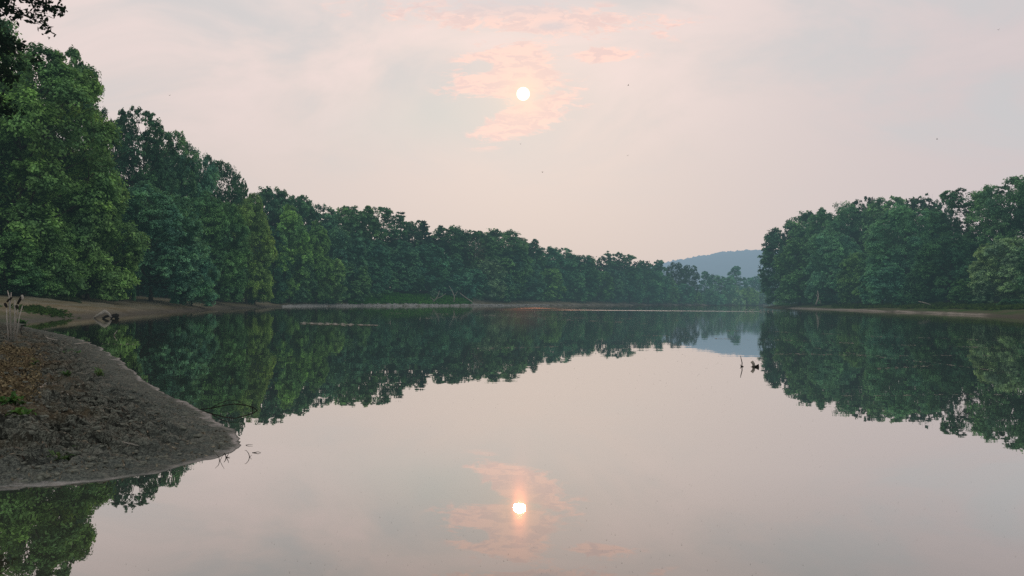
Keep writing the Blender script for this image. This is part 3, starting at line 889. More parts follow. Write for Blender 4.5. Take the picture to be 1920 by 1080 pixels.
def wood(name, strokes, mat, label, cat, group=None, part=None, k=6):
    """strokes: list of (points, radii) in world space; one mesh with its origin at the first point"""
    tb = Tubes(); o0 = np.asarray(strokes[0][0][0], float)
    for pts, rad in strokes:
        tb.add([np.asarray(p, float) - o0 for p in pts], rad, k)
    o = link(name, tb.mesh(name, mat)); o.location = o0
    return tag(o, label, cat, group)


# birch: pale curved bare trunk and thin twigs with sparse leaves
def birch():
    d = 250
    b = D(884, 556, d); z0 = hz(b[0], b[1]); root = empty('birch_tree', (b[0], b[1], z0))
    o0 = np.array([b[0], b[1], z0])
    path = [np.array([b[0], b[1], z0 - 0.3])] + [D(x, y, d - 6) for x, y in ((881, 530), (886, 502), (891, 482), (893, 465), (890, 450))]
    tb = Tubes(); tb.add([p - o0 for p in path], [0.2, 0.19, 0.17, 0.15, 0.11, 0.05], 7)
    for (x0, y0, x1, y1) in ((889, 490, 903, 460), (892, 478, 880, 452), (893, 468, 900, 445), (886, 500, 872, 478), (892, 474, 910, 466)):
        tb.add([D(x0, y0, d - 6) - o0, D((x0 + x1) / 2, (y0 + y1) / 2 - 1, d - 6) - o0, D(x1, y1, d - 6) - o0], [0.06, 0.045, 0.02], 4)
    link('trunk', tb.mesh('trunk', M['birch']), root)
    n = 500; rng = np.random.default_rng(4)
    c = np.array([D(rng.normal(892, 9), rng.normal(474, 11), d - 6 + rng.normal() * 1.5) for _ in range(n)]) - o0
    V, Q = leaves(c, rng.normal(size=(n, 3)), 0.3, rng)
    cr = link('crown', mesh_quads('crown', V, Q, M['leaf'], np.repeat(rng.uniform(0.7, 1.2, n), 4)), root); cr.color = (0.09, 0.10, 0.06, 1)
    tag(root, 'half-bare birch with a curved white trunk among the dark left bank trees', 'tree')


birch()


def bp(px, py, d): return D(px, py, d)


wood('dead_branch', [([bp(812, 566, 208), bp(818, 560, 208), bp(822, 552, 208), bp(824, 545, 208)], [0.16, 0.14, 0.10, 0.05]), ([bp(818, 560, 208), bp(828, 556, 208), bp(836, 550, 208)], [0.1, 0.08, 0.04]), ([bp(814, 563, 208), bp(806, 557, 208)], [0.08, 0.03])],
     M['drift'], 'forked pale dead branch standing up from the grassy slope', 'dead branch')
wood('fallen_log', [([bp(862, 549, 212), bp(872, 557, 212), bp(884, 565, 211), bp(889, 569.5, 210)], [0.08, 0.12, 0.13, 0.10])],
     M['drift'], 'pale fallen log slanting down to the water right of the grassy slope', 'log')
wood('leaning_trunk', [([bp(851, 566, 212), bp(852, 556, 212), bp(848, 546, 212), bp(842, 536, 212)], [0.16, 0.13, 0.10, 0.05]), ([bp(852, 556, 212), bp(858, 546, 212)], [0.1, 0.04])],
     M['drift'], 'thin forked grey trunk leaning at the right end of the grassy slope', 'trunk')
wood('leaning_trunk', [([bp(1530, 571, 222), bp(1533, 563, 222), bp(1535, 555, 222), bp(1533, 545, 222)], [0.22, 0.2, 0.17, 0.1]), ([bp(1540, 570, 222), bp(1536, 562, 222), bp(1530, 552, 222)], [0.15, 0.13, 0.06])],
     M['drift'], 'pair of crossed stems rising from the right bank', 'trunk')
wood('fallen_log', [([bp(1752, 575, 158), bp(1735, 568, 158), bp(1722, 565, 159)], [0.14, 0.12, 0.06])], M['drift'], 'grey fallen log lying under the right bank trees', 'log')

# ------------------------------------------------------------------ driftwood beside the inlet
def driftwood():
    d = 61.5
    a = P(176, 596.5, 0.03); root = empty('driftwood', (a[0], a[1], 0)); o0 = np.array([a[0], a[1], 0.0])
    tb = Tubes()
    tb.add([P(176, 596, 0.02) - o0, D(186, 590, a[1]) - o0, D(198, 583.5, a[1]) - o0], [0.07, 0.11, 0.14], 8)
    tb.add([D(197, 583.5, a[1]) - o0, D(204, 588, a[1]) - o0, D(209, 595, a[1]) - o0], [0.13, 0.10, 0.07], 8)
    tb.add([D(186, 591, a[1] + 0.2) - o0, D(180, 589, a[1] + 0.3) - o0], [0.05, 0.02], 5)
    link('log', tb.mesh('log', M['drift']), root)
    tb = Tubes()
    for q in ((206, 594, 222, 592, 0.15), (212, 590, 222, 598, 0.13), (208, 597, 219, 589, 0.11), (192, 597, 206, 592, 0.10), (216, 599, 222, 590, 0.1)):
        tb.add([D(q[0], q[1], a[1] + .1) - o0, D((q[0] + q[2]) / 2, (q[1] + q[3]) / 2 - 1, a[1] + .2) - o0, D(q[2], q[3], a[1] + .1) - o0], [q[4] * 0.7, q[4], q[4] * 0.6], 7)
    link('root_wad', tb.mesh('root_wad', M['darkwood']), root)
    tag(root, 'bent pale driftwood log with a dark root end at the edge of the inlet', 'driftwood')


driftwood()


# ------------------------------------------------------------------ dead stalks at the left
def stalks():
    g = P(25, 628, 0.42); z0 = hz(g[0], g[1]); root = empty('dead_plant', (g[0], g[1], z0)); o0 = np.array([g[0], g[1], z0]); Y = g[1]
    data = [((12, 575), (13, 600), (17, 622), 0.020), ((21, 548), (19, 575), (22, 605), 0.018), ((28, 563), (28, 590), (26, 632), 0.024), ((42, 573), (36, 595), (29, 628), 0.020), ((14, 545), (17, 556), (23, 561), 0.018), ((35, 560), (33, 585), (24, 625), 0.014)]
    for top, mid, bot, r in data:
        tb = Tubes()
        b = D(bot[0], bot[1], Y) - o0; b[2] = -0.06
        tb.add([b, D(*mid, Y) - o0, D(*top, Y + 0.1) - o0], [r * 1.05, r * 0.95, r * 0.7], 6)
        link('stem', tb.mesh('stem', M['stalk']), root)
    for (x, y, x2, y2) in ((9, 568, 13, 576), (13, 566, 22, 558), (33, 570, 40, 556), (41, 553, 43, 563), (30, 572, 34, 578)):
        tb = Tubes(); tb.add([D(x, y, Y) - o0, D((x + x2) / 2, (y + y2) / 2, Y + .02) - o0, D(x2, y2, Y) - o0], [0.03, 0.045, 0.028], 6)
        link('curled_leaf', tb.mesh('curled_leaf', M['darkwood'] if x != 41 else M['stalk']), root)
    tag(root, 'clump of dead upright stalks with curled dry leaves at the left edge', 'dead plant')


stalks()


def gp(px, py):                 # point on the near bank seen at the pixel
    z = 0.3
    for _ in range(12):
        q = P(px, py, z); z = 0.5 * z + 0.5 * hz(q[0], q[1])
    return P(px, py, z)


def stick(px0, py0, px1, py1, r, label, mat='stalk', lift=0.05, group='sticks lying on the mud', name='stick', forks=()):
    a = gp(px0, py0); b = gp(px1, py1); a[2] += r; b[2] += r + lift
    L = np.linalg.norm(b - a)
    st = [(wig(a, b, 5, 0.02 * L, rngW), [r, r * 0.95, r * 0.85, r * 0.7, r * 0.5])]
    for (t, dx, dz) in forks:
        q = a + (b - a) * t
        st.append(([q, q + np.array([dx * 0.5, 0.02, dz * 0.6]), q + np.array([dx, 0.02, dz])], [r * 0.6, r * 0.45, r * 0.2]))
    return wood(name, st, M[mat], label, 'stick', group)


stick(86, 634, 76, 619, 0.03, 'short upright stick beside the dead stalks', lift=0.0)
stick(39, 612, 46, 627, 0.025, 'dark twig leaning right of the dead stalks', 'darkwood')
stick(88, 634, 106, 641, 0.022, 'grey stick lying flat right of the short upright stick')
stick(140, 646, 163, 645.5, 0.018, 'pale straight stick lying near the inlet')
stick(72, 730, 88, 724, 0.020, 'pale curled root lying in the middle of the mud bank', forks=((0.5, 0.05, 0.05),), lift=0.03)
stick(112, 736, 128, 748, 0.014, 'short pale stick in the middle of the mud bank')
stick(160, 628, 138, 618, 0.018, 'thin dark twig at the tip of the inlet', 'darkwood')
stick(200, 795, 203, 810, 0.006, 'tiny straw standing in the mud', lift=0.06)
stick(145, 700, 175, 706, 0.008, 'thin dry stem lying below the inlet shore')
stick(230, 830, 262, 846, 0.006, 'thin pale straw on the lower mud bank')

# ------------------------------------------------------------------ wood in the water
def water_branch():
    a = P(378, 768, 0.02); o0 = a.copy()
    Y = a[1]
    st = [([P(372, 768, 0.0), D(398, 765.5, Y), D(420, 760, Y), D(440, 757.5, Y), D(462, 760, Y + .1), D(475, 764, Y + .1), D(488, 774, Y + .1), D(491, 777, Y + .1)], [0.007, 0.008, 0.008, 0.008, 0.009, 0.008, 0.006, 0.003]),
          ([D(396, 765, Y), D(412, 756, Y), D(430, 750, Y), D(446, 751, Y), D(456, 757.5, Y + .05)], [0.005, 0.005, 0.005, 0.004, 0.003]),
          ([D(473, 763.5, Y + .1), D(474, 770, Y + .1), D(473.5, 775, Y + .1)], [0.007, 0.008, 0.004])]
    wood('branch', st, M['darkwood'], 'thin dark arched branch reaching out of the water beside the mud bank', 'branch')


water_branch()


def twig(pts, d, r, label, group='twigs poking out of the water off the mud point', mat='darkwood', name='twig', more=()):
    st = [([D(x, y, d) for x, y in pts], list(np.linspace(r, r * 0.4, len(pts))))]
    for pp in more:
        st.append(([D(x, y, d) for x, y in pp], list(np.linspace(r * 0.8, r * 0.35, len(pp)))))
    return wood(name, st, M[mat], label, 'twig', group)


dd = P(410, 864)[1]
twig([(412, 865.5), (410, 856), (404, 850)], dd, 0.004, 'thin forked twig left of the spidery tuft off the mud point', more=([(412, 865), (417, 855), (421, 849)],))
dd = P(424, 858)[1]
twig([(424, 859), (423, 853), (420, 849)], dd, 0.006, 'spidery dark tuft of twigs at the mud point', more=([(424, 859), (428, 852), (429, 848)], [(423, 859), (415, 863)], [(424, 858), (431, 857)]))
dd = P(468, 857)[1]
twig([(468, 857), (466, 850), (462, 845), (459, 844)], dd, 0.004, 'thin curved twig standing just right of the mud point', more=([(468, 857), (472, 853)],))
dd = P(482, 849)[1]
twig([(473, 849), (480, 848), (484, 847), (489, 849)], dd, 0.005, 'knobbly twig lying on the water right of the mud point')
twig([(461, 834.5), (466, 833.5), (474, 833.6)], P(466, 835)[1], 0.004, 'short twig lying flat on the water beside the mud tip')

# snag: slim stick and stump further out
d1 = P(1391, 687.5)[1]
wood('stick', [([P(1391, 688, -0.05), D(1391.5, 680, d1), D(1389.5, 672, d1), D(1388.5, 667, d1)], [0.012, 0.012, 0.010, 0.006]), ([P(1391, 687, 0), D(1387.5, 683.5, d1)], [0.012, 0.004]), ([D(1389, 687, d1), D(1394, 687, d1)], [0.02, 0.01])],
     M['darkwood'], 'slim stick standing in the water left of the bird-shaped snag', 'stick')


def snag():
    d = P(1412, 688)[1]; b = P(1412, 688, 0); root = empty('snag', (b[0], b[1], 0)); o0 = np.array([b[0], b[1], 0.0])
    tb = Tubes()
    tb.add([P(1412, 689.0, -0.06) - o0, D(1413.5, 686, d) - o0, D(1413, 682, d) - o0, D(1409.5, 678.0, d) - o0], [0.040, 0.036, 0.036, 0.040], 9)
    link('stump', tb.mesh('stump', M['drift']), root)
    tb = Tubes()
    tb.add([D(1414, 686.5, d) - o0, D(1418, 687, d) - o0, D(1422, 687, d) - o0], [0.018, 0.035, 0.065], 9)
    tb.add([D(1407, 688.5, d) - o0, D(1411, 688, d) - o0, D(1418, 689, d) - o0], [0.008, 0.025, 0.006], 7)
    link('broken_limb', tb.mesh('broken_limb', M['darkwood']), root)
    tag(root, 'forked snag with a black fan-shaped limb poking out of the water', 'snag')


snag()
# V-shaped twig near the inlet
d2 = P(216, 629)[1]
wood('twig', [([P(214, 629, -0.02), D(214, 627, d2), D(220, 619.5, d2)], [0.016, 0.016, 0.010]), ([D(214, 627, d2), D(217, 625, d2)], [0.01, 0.005])], M['stalk'], 'pale twig leaning out of the dark water beyond the mud bank', 'twig')
# row of bent stems far out
for k, (x0, y0, x1, y1, lb) in enumerate(((1396, 585, 1402, 579.5, 'leftmost of the bent reed stems in front of the far bend'), (1404, 585, 1411, 580, 'second bent reed stem from the left, far out in the water'),
                                    (1409, 585, 1416, 579, 'tallest slanting reed stem in the row far out in the water'), (1424, 585, 1430, 580.5, 'slanting reed stem just left of the curved one'),
                                    (1434, 586, 1433, 579, 'upright curved reed stem far out in the water'), (1440, 585, 1442, 581.5, 'short reed stem second from the right in the row'), (1449, 586, 1450, 581.5, 'rightmost short reed stem close to the right bank'))):
    d = 150
    b = dpx(x0, d); B = np.array([b[0], b[1], -0.1])
    T = D(x1, y1, d)
    wood('reed_stem', [([B, (B * 0.45 + T * 0.55) + np.array([-0.12, 0, 0.05]), T], [0.05, 0.045, 0.025])], M['birch'], lb, 'reed', 'bent reed stems far out in the water', k=5)


# ------------------------------------------------------------------ green weeds on the bank
def weed(px, py, w, n, col, label, name='weed', leaf=0.10, group='green weeds on the mud bank', flat=0.5):
    rng = np.random.default_rng(int(px * 7 + py))
    g = gp(px, py); root = link(name, None) if False else None
    V = []; Q = []; T = []
    for k in range(n):
        a = rng.uniform(0, 2 * PI); rad = abs(rng.normal()) * w * 0.4
        bx, by = math.cos(a) * rad, math.sin(a) * rad
        bz = hz(g[0] + bx, g[1] + by) - g[2] - 0.01
        L = leaf * rng.uniform(0.6, 1.5); a2 = rng.uniform(0, 2 * PI); up = rng.uniform(0.3, 1.0) * (1 - flat * 0.5)
        dr = np.array([math.cos(a2), math.sin(a2), 0]); sd_ = np.array([-dr[1], dr[0], 0]) * L * 0.16
        p0 = np.array([bx, by, bz]); p1 = p0 + dr * L * 0.45 + [0, 0, L * up]; p2 = p0 + dr * L * 1.0 + [0, 0, L * up * rng.uniform(0.6, 1.1)]
        i = len(V); V += [p0 - sd_ * 0.4, p0 + sd_ * 0.4, p1 + sd_, p1 - sd_, p2 + sd_ * 0.15, p2 - sd_ * 0.15]
        Q += [(i, i + 1, i + 2, i + 3), (i + 3, i + 2, i + 4, i + 5)]; T += [rng.uniform(0.7, 1.4)] * 6
    o = link(name, mesh_quads(name, V, Q, M['leaf'], T)); o.location = g; o.color = (*col, 1)
    return tag(o, label, 'weed', group)


G1 = (0.055, 0.125, 0.04); G2 = (0.09, 0.16, 0.08)
weed(18, 772, 0.22, 60, G1, 'upper of two broad-leaved green weeds at the left edge of the mud bank', leaf=0.13)
weed(42, 786, 0.22, 44, G1, 'lower right of two broad-leaved green weeds on the mud bank', leaf=0.12)
weed(139, 663, 0.35, 60, (0.06, 0.15, 0.05), 'bright green weed near the inlet shore', leaf=0.14)
weed(185, 706, 0.12, 22, G2, 'single pale green sprout standing on smooth mud', leaf=0.12, flat=0)
weed(124, 719, 0.10, 36, (0.06, 0.12, 0.05), 'flat grey-green weed patch left of the pale sprout', leaf=0.09)
weed(122, 855, 0.18, 30, (0.07, 0.12, 0.05), 'small withered green weed low on the mud bank', leaf=0.08)
weed(66, 690, 0.07, 60, (0.06, 0.12, 0.04), 'green weed at the edge of the rusty plants', leaf=0.10)
weed(42, 606, 0.35, 60, (0.06, 0.14, 0.04), 'green tuft at the left tip of the inlet', leaf=0.25)


def ground_stuff(name, label, cat, sampler, n, leaf, col, seed, mat='leaf', elong=1.6, up=0.3, zoff=0.02):
    rng = np.random.default_rng(seed)
    x, y = sampler(rng, n)
    z, sd = height(x, y)
    ok = sd > 0.15; x, y, z = x[ok], y[ok], z[ok]
    C = np.stack([x, y, z + zoff * rng.uniform(0.2, 1.6, len(x))], 1)
    V, Q = leaves(C, rng.normal(size=(len(x), 3)) * 0.8 + [0, 0, up], leaf, rng, elong)
    o = link(name, mesh_quads(name, V, Q, M[mat], np.repeat(rng.uniform(0.5, 1.5, len(x)), 4)))
    o.color = (*col, 1)
    return tag(o, label, cat, kind='stuff')


def s_rust(rng, n):
    d = rng.uniform(10.3, 22, n); px = rng.uniform(-160, 70, n) + rng.normal(size=n) * 9
    k = vnoise(px / 18, d * 1.6, 4) > rng.uniform(0.1, 0.7, n); px, d = px[k], d[k]
    return (px - 960) / F * d, d


ground_stuff('ground_cover', 'rusty dry ground plants covering the left of the near bank', 'ground cover', s_rust, 34000, 0.04, (0.175, 0.143, 0.082), 1, 'tinted', 1.5)


def s_litter(rng, n):
    d = 7 + rng.uniform(0, 1, n) ** 1.5 * 34; px = rng.uniform(-80, 440, n)
    return (px - 960) / F * d, d


ground_stuff('litter', 'scattered dry bits and straw over the near mud bank', 'litter', s_litter, 2600, 0.022, (0.17, 0.15, 0.11), 2, 'tinted', 2.6, 0.8, 0.012)


def s_clod(rng, n):
    d = 7 + rng.uniform(0, 1, n) ** 1.5 * 24; px = rng.uniform(-80, 440, n)
    return (px - 960) / F * d, d


def clods():
    rng = np.random.default_rng(55)
    x, y = s_clod(rng, 9000)
    z, sd = height(x, y)
    k = (sd > 0.22) & (fbm(x * 1.3, y * 1.3, 3, 66) > rng.uniform(0.25, 0.75, len(x)))
    x, y, z, sd = x[k], y[k], z[k], sd[k]; n = len(x)
    # squashed irregular eight-cornered lumps with a bevelled top
    base = np.array([(math.cos(a) * r, math.sin(a) * r, h) for r, h in ((1.0, -0.5), (0.95, 0.15), (0.55, 0.5)) for a in np.arange(7) * 2 * PI / 7] + [(0, 0, 0.58)])
    fq = [(r * 7 + i, r * 7 + (i + 1) % 7, r * 7 + 7 + (i + 1) % 7, r * 7 + 7 + i) for r in range(2) for i in range(7)] + [(14 + i, 14 + (i + 1) % 7, 21, 21) for i in range(7)]
    sz = 0.011 + 0.030 * rng.uniform(0, 1, n) ** 3
    V = base[None] * (1 + rng.normal(size=(n, 22, 3)) * 0.16)
    V = V * np.stack([sz * rng.uniform(0.9, 1.9, n), sz * rng.uniform(0.7, 1.2, n), sz * rng.uniform(0.5, 1.0, n)], 1)[:, None]
    a = rng.uniform(0, 2 * PI, n); c, q = np.cos(a)[:, None], np.sin(a)[:, None]
    V = np.stack([V[:, :, 0] * c - V[:, :, 1] * q + x[:, None], V[:, :, 0] * q + V[:, :, 1] * c + y[:, None], V[:, :, 2] + z[:, None]], -1)
    me = bpy.data.meshes.new('mud_clods')
    tri = [tuple(dict.fromkeys(f)) for f in fq]
    faces = [tuple(int(v) + 22 * i for v in f) for i in range(n) for f in tri]
    me.from_pydata(V.reshape(-1, 3).tolist(), [], faces); me.materials.append(M['mudclod']); me.update()
    tag(link('mud_clods', me), 'small lumps of broken mud scattered over the near bank', 'mud clods', kind='stuff')


clods()


def s_grass(rng, n):
    px = rng.uniform(655, 885, n); d = np.interp(px, [640, 700, 780, 850, 960], [178, 188, 202, 217, 245]) + rng.uniform(2.5, 15, n)
    return (px - 960) / F * d, d


g_ = ground_stuff('grass', 'bright green grass on the slope above the pebble strip', 'grass', s_grass, 16000, 0.42, (0.06, 0.19, 0.035), 3, 'leaf', 2.2, 0.9, 0.18)


def s_grass2(rng, n):
    px = rng.normal(82, 20, n); d = rng.normal(59.6, 1.0, n) + (px - 82) * 0.03
    return (px - 960) / F * d, d


ground_stuff('grass', 'thin green grass at the inlet end of the beach', 'grass', s_grass2, 1500, 0.16, (0.05, 0.10, 0.035), 4, 'leaf', 2.4, 0.6, 0.06)


def s_grass3(rng, n):
    px = rng.uniform(1560, 1990, n); d = np.interp(px, [1500, 1600, 1700, 1850, 1990], [232, 185, 156, 122, 100]) + rng.uniform(4, 22, n)
    return (px - 960) / F * d, d


ground_stuff('grass', 'dull green grass on the slope of the right bank', 'grass', s_grass3, 12000, 0.32, (0.05, 0.095, 0.03), 5, 'leaf', 2.2, 0.7, 0.10)


def s_grass4(rng, n):
    px = rng.uniform(-60, 150, n); d = rng.uniform(74, 86, n)
    return (px - 960) / F * d, d


ground_stuff('grass', 'grey-green grass at the top of the beach under the left trees', 'grass', s_grass4, 4000, 0.24, (0.045, 0.066, 0.035), 6, 'leaf', 2.2, 0.7, 0.10)


# pebble strip along the left shore
def pebbles():
    rng = np.random.default_rng(21)
    V = []; Q = []
    base = np.array([(-1, -1, -.6), (1, -1, -.6), (1, 1, -.6), (-1, 1, -.6), (-.7, -.7, .7), (.7, -.7, .7), (.7, .7, .7), (-.7, .7, .7)]) * 0.5
    fq = np.array([(0, 1, 5, 4), (1, 2, 6, 5), (2, 3, 7, 6), (3, 0, 4, 7), (4, 5, 6, 7)])
    n = 5200
    s = rng.uniform(0, 1, n); px = 530 + 500 * s ** 1.15
    d = np.interp(px, [515, 560, 640, 700, 780, 850, 960, 1050], [150, 163, 178, 188, 202, 217, 245, 275]) + rng.uniform(-0.3, 3.2, n) * np.where(px > 900, 0.6, 1)
    x = (px - 960) / F * d; z, sd = height(x, d)
    for k in range(n):
        if sd[k] < -0.7: continue
        sz = rng.uniform(0.12, 0.42) * (1.4 if rng.uniform() < 0.08 else 1)
        a = rng.uniform(0, 6.28); c, s_ = math.cos(a), math.sin(a)
        b = base * np.array([sz, sz * rng.uniform(.6, 1), sz * rng.uniform(.4, .7)]) * rng.uniform(0.85, 1.15, (8, 1))
        b = np.stack([b[:, 0] * c - b[:, 1] * s_, b[:, 0] * s_ + b[:, 1] * c, b[:, 2]], 1) + [x[k], d[k], max(z[k], -0.02) + 0.03]
        i = len(V) * 8; V.append(b); Q.append(fq + i)
    o = link('pebbles', mesh_quads('pebbles', np.concatenate(V), np.concatenate(Q), M['stone']))
    tag(o, 'strip of pale pebbles along the left waterline', 'pebbles', kind='stuff')


pebbles()


# floating fluff, scum lines, pale lines for ripple sheen
def fluff():  # also lays the pale lines that stand in for ripple sheen
    rng = np.random.default_rng(33)
    Cs = []; Sz = []

    def sizes(d, k=1.0): return np.clip(d * 0.0015, 0.012, 0.26) * rng.uniform(0.5, 1.6, len(d)) * k
    n = 5200                                     # scattered everywhere
    d = 4.7 * np.exp(rng.uniform(0, 1, n) * math.log(120 / 4.7)); px = rng.uniform(-60, 1980, n)
    dens = vnoise(px / 120, np.log(d) * 6, 5)
    k = dens > rng.uniform(0.2, 0.8, n); px, d = px[k], d[k]
    Cs.append(np.stack([(px - 960) / F * d, d], 1)); Sz.append(sizes(d, 0.8) * np.clip(d / 22, 0.5, 1))
    lines = [(1180, 1920, 628, 655, 420, .6), (1330, 1900, 618, 640, 260, .6), (1450, 1640, 664, 666, 110, .8), (1640, 1745, 691, 686, 130, .9), (880, 1060, 655, 648, 150, .8), (780, 1100, 598, 585, 500, 1.4),  # the mid-river lines stand in for pale sheen on wind ripples
             (900, 1200, 590, 607, 500, .9), (700, 1250, 586, 600, 500, .7), (640, 900, 578, 576, 260, 1.2), (330, 520, 584, 583, 150, 1.0), (1420, 1920, 665, 668, 160, .5), (1500, 1900, 650, 700, 200, .4),
             (185, 260, 646, 645.5, 60, .8), (1560, 1920, 742, 740, 90, .4)]
    for x0, x1, y0, y1, m, jy in lines:
        s = rng.uniform(0, 1, m); s = s + 0.05 * np.sin(s * 40)
        px = x0 + (x1 - x0) * s; py = y0 + (y1 - y0) * s + rng.normal(size=m) * jy + np.sin(px * 0.02) * 0.8
        q = np.array([P(a, b)[:2] for a, b in zip(px, py)]); ok = (q[:, 1] > 3) & (q[:, 1] < 210); q = q[ok]
        Cs.append(q); Sz.append(sizes(q[:, 1], 1.1))
    Cc = np.concatenate(Cs); Sz = np.concatenate(Sz)
    sd = shore_dist(Cc[:, 0], Cc[:, 1]); k = sd < -0.25; Cc, Sz = Cc[k], Sz[k]
    n = len(Cc); a = rng.uniform(0, 2 * PI, n); V = []
    K = 6
    ang = a[:, None] + np.arange(K) * 2 * PI / K
    rad = Sz[:, None] * 0.5 * rng.uniform(0.5, 1.2, (n, K))
    V = np.stack([Cc[:, 0:1] + np.cos(ang) * rad * 1.3, Cc[:, 1:2] + np.sin(ang) * rad, np.full((n, K), 0.004)], -1).reshape(-1, 3)
    Q = np.arange(n * K).reshape(-1, K)
    o = link('fluff_and_sheen', mesh_quads('fluff_and_sheen', V, Q, M['fluff']))
    tag(o, 'specks and lines of pale seed fluff on the river, some standing in for ripple sheen', 'floating debris', kind='stuff')
    # denser raft of scum
    n = 1100; s = rng.uniform(0, 1, n); s = s + 0.03 * np.sin(s * 60)
    px = np.where(s < 0.72, 563 + 100 * s / 0.72, 668 + 38 * (s - 0.72) / 0.28); py = 606.5 + (px - 565) * 0.028 + rng.normal(size=n) * np.where(px < 665, 1.1, 0.5)
    q = np.array([P(x_, y_)[:2] for x_, y_ in zip(px, py)])
    ang = rng.uniform(0, 2 * PI, n)[:, None] + np.arange(K) * 2 * PI / K; rad = rng.uniform(0.03, 0.11, (n, 1)) * rng.uniform(0.5, 1.2, (n, K))
    V = np.stack([q[:, 0:1] + np.cos(ang) * rad * 1.3, q[:, 1:2] + np.sin(ang) * rad, np.full((n, K), 0.012) + rng.uniform(0, 0.02, (n, 1))], -1).reshape(-1, 3)
    o = link('foam_raft', mesh_quads('foam_raft', V, np.arange(n * K).reshape(-1, K), M['fluff']))
    tag(o, 'pale raft of foam drifting near the left bank', 'foam', kind='stuff')


fluff()


# insects in the air
def insects():
    tb = Tubes(); tb.add([(-0.012, 0, 0), (0, 0, 0), (0.012, 0, -0.002)], [0.002, 0.005, 0.002], 6)
    me0 = tb.mesh('flying_insect', M['insect'])
    wv = [(0, 0, .003), (.006, .018, .012), (-.006, .02, .012), (0, 0, .003), (.006, -.018, .012), (-.006, -.02, .012)]
    wing = bpy.data.meshes.new('wing'); wing.from_pydata(wv, [], [(0, 1, 2), (3, 5, 4)]); wing.materials.append(M['insect'])
    for px, py, lb in ((318, 179, 'tiny insect flying above the left bank trees'), (976, 270, 'tiny insect flying straight below the sun'), (1177, 292, 'tiny insect flying right of and below the sun'),
                       (1757, 261, 'tiny insect flying high above the right bank'), (1872, 56, 'tiny insect flying in the upper right sky'), (1178, 160, 'tiny insect flying at the height of the sun, right of it'),
                       (1017, 323, 'tiny insect flying low in the sky, second below the sun')):
        p = D(px, py, 7.5)
        r = empty('flying_insect', p, rngT.uniform(0, 6)); r.scale = (0.6, 0.6, 0.6); link('body', me0, r); link('wing', wing, r)
        tag(r, lb, 'insect', 'insects in the air')


insects()

# ------------------------------------------------------------------ sun, sky, camera
sun_dir = Vector(ray(981, 176)).normalized()
elev = math.asin(sun_dir.z); azim = math.atan2(sun_dir.x, sun_dir.y)
L = bpy.data.lights.new('sun', 'SUN'); L.energy = 0.55; L.angle = math.radians(0.85); L.color = (1.0, 0.33, 0.15)
so = bpy.data.objects.new('sun', L); COL.objects.link(so)
so.rotation_euler = (-sun_dir).to_track_quat('-Z', 'Y').to_euler()
so.location = (0, 0, 50)

w = bpy.data.worlds.new('World'); sc.world = w; w.use_nodes = True
w.node_tree.nodes.clear(); t = NT(w.node_tree)
g = t.node('ShaderNodeTexCoord').outputs['Generated']
dirn = t.vm('NORMALIZE', g)
x, y, z = t.sep(dirn)
zc = t.m('MAXIMUM', z, 0.0)
sky = t.node('ShaderNodeTexSky'); sky.sky_type = 'NISHITA'; sky.sun_disc = False
sky.sun_elevation = elev; sky.sun_rotation = azim; sky.dust_density = 6.0; sky.air_density = 1.2
# smoke haze: warm cream at the horizon, pinkish above, cooler away from the sun
grad = t.ramp(zc, [(0.0, (0.67, 0.575, 0.525)), (0.10, (0.69, 0.60, 0.565)), (0.22, (0.725, 0.635, 0.61)), (0.36, (0.80, 0.69, 0.665)), (0.7, (0.68, 0.63, 0.63)), (1.0, (0.62, 0.60, 0.60))])
side = t.smooth(x, 0.10, 0.60)
grad = t.mix(t.m('MULTIPLY', side, 0.62), grad, (0.575, 0.525, 0.555))
back = t.smooth(y, 0.3, -0.6)
grad = t.mix(t.m('MULTIPLY', back, 0.8), grad, (0.50, 0.53, 0.56))
# projected on the far sky for cloud shapes
ys = t.m('MAXIMUM', y, 0.05)
u = t.m('DIVIDE', x, ys); v = t.m('DIVIDE', z, ys)
uv = t.comb(u, t.m('MULTIPLY', v, 2.1), 0.0)
big = t.noise(uv, 3.3, 5, 0.55, 0.5)
grey = t.m('MULTIPLY', t.smooth(big, 0.44, 0.64), t.smooth(v, 0.10, 0.25))
grad = t.mix(t.m('MULTIPLY', grey, 0.65), grad, (0.565, 0.585, 0.60))
pinkb = t.m('MULTIPLY', t.smooth(big, 0.50, 0.36), t.smooth(v, 0.12, 0.36))
grad = t.mix(t.m('MULTIPLY', pinkb, t.smooth(x, 0.1, 0.35, 0.75, 0.1)), grad, (0.86, 0.705, 0.68))
su = sun_dir.x / sun_dir.y; sv = sun_dir.z / sun_dir.y


def blob(cu, cv, ru, rv, tilt=0.0):
    a = t.m('DIVIDE', t.m('SUBTRACT', u, cu), ru)
    b = t.m('DIVIDE', t.m('SUBTRACT', t.m('SUBTRACT', v, cv), t.m('MULTIPLY', t.m('SUBTRACT', u, cu), tilt)), rv)
    q = t.m('ADD', t.m('MULTIPLY', a, a), t.m('MULTIPLY', b, b))
    return t.m('EXPONENT', t.m('MULTIPLY', q, -1.0))


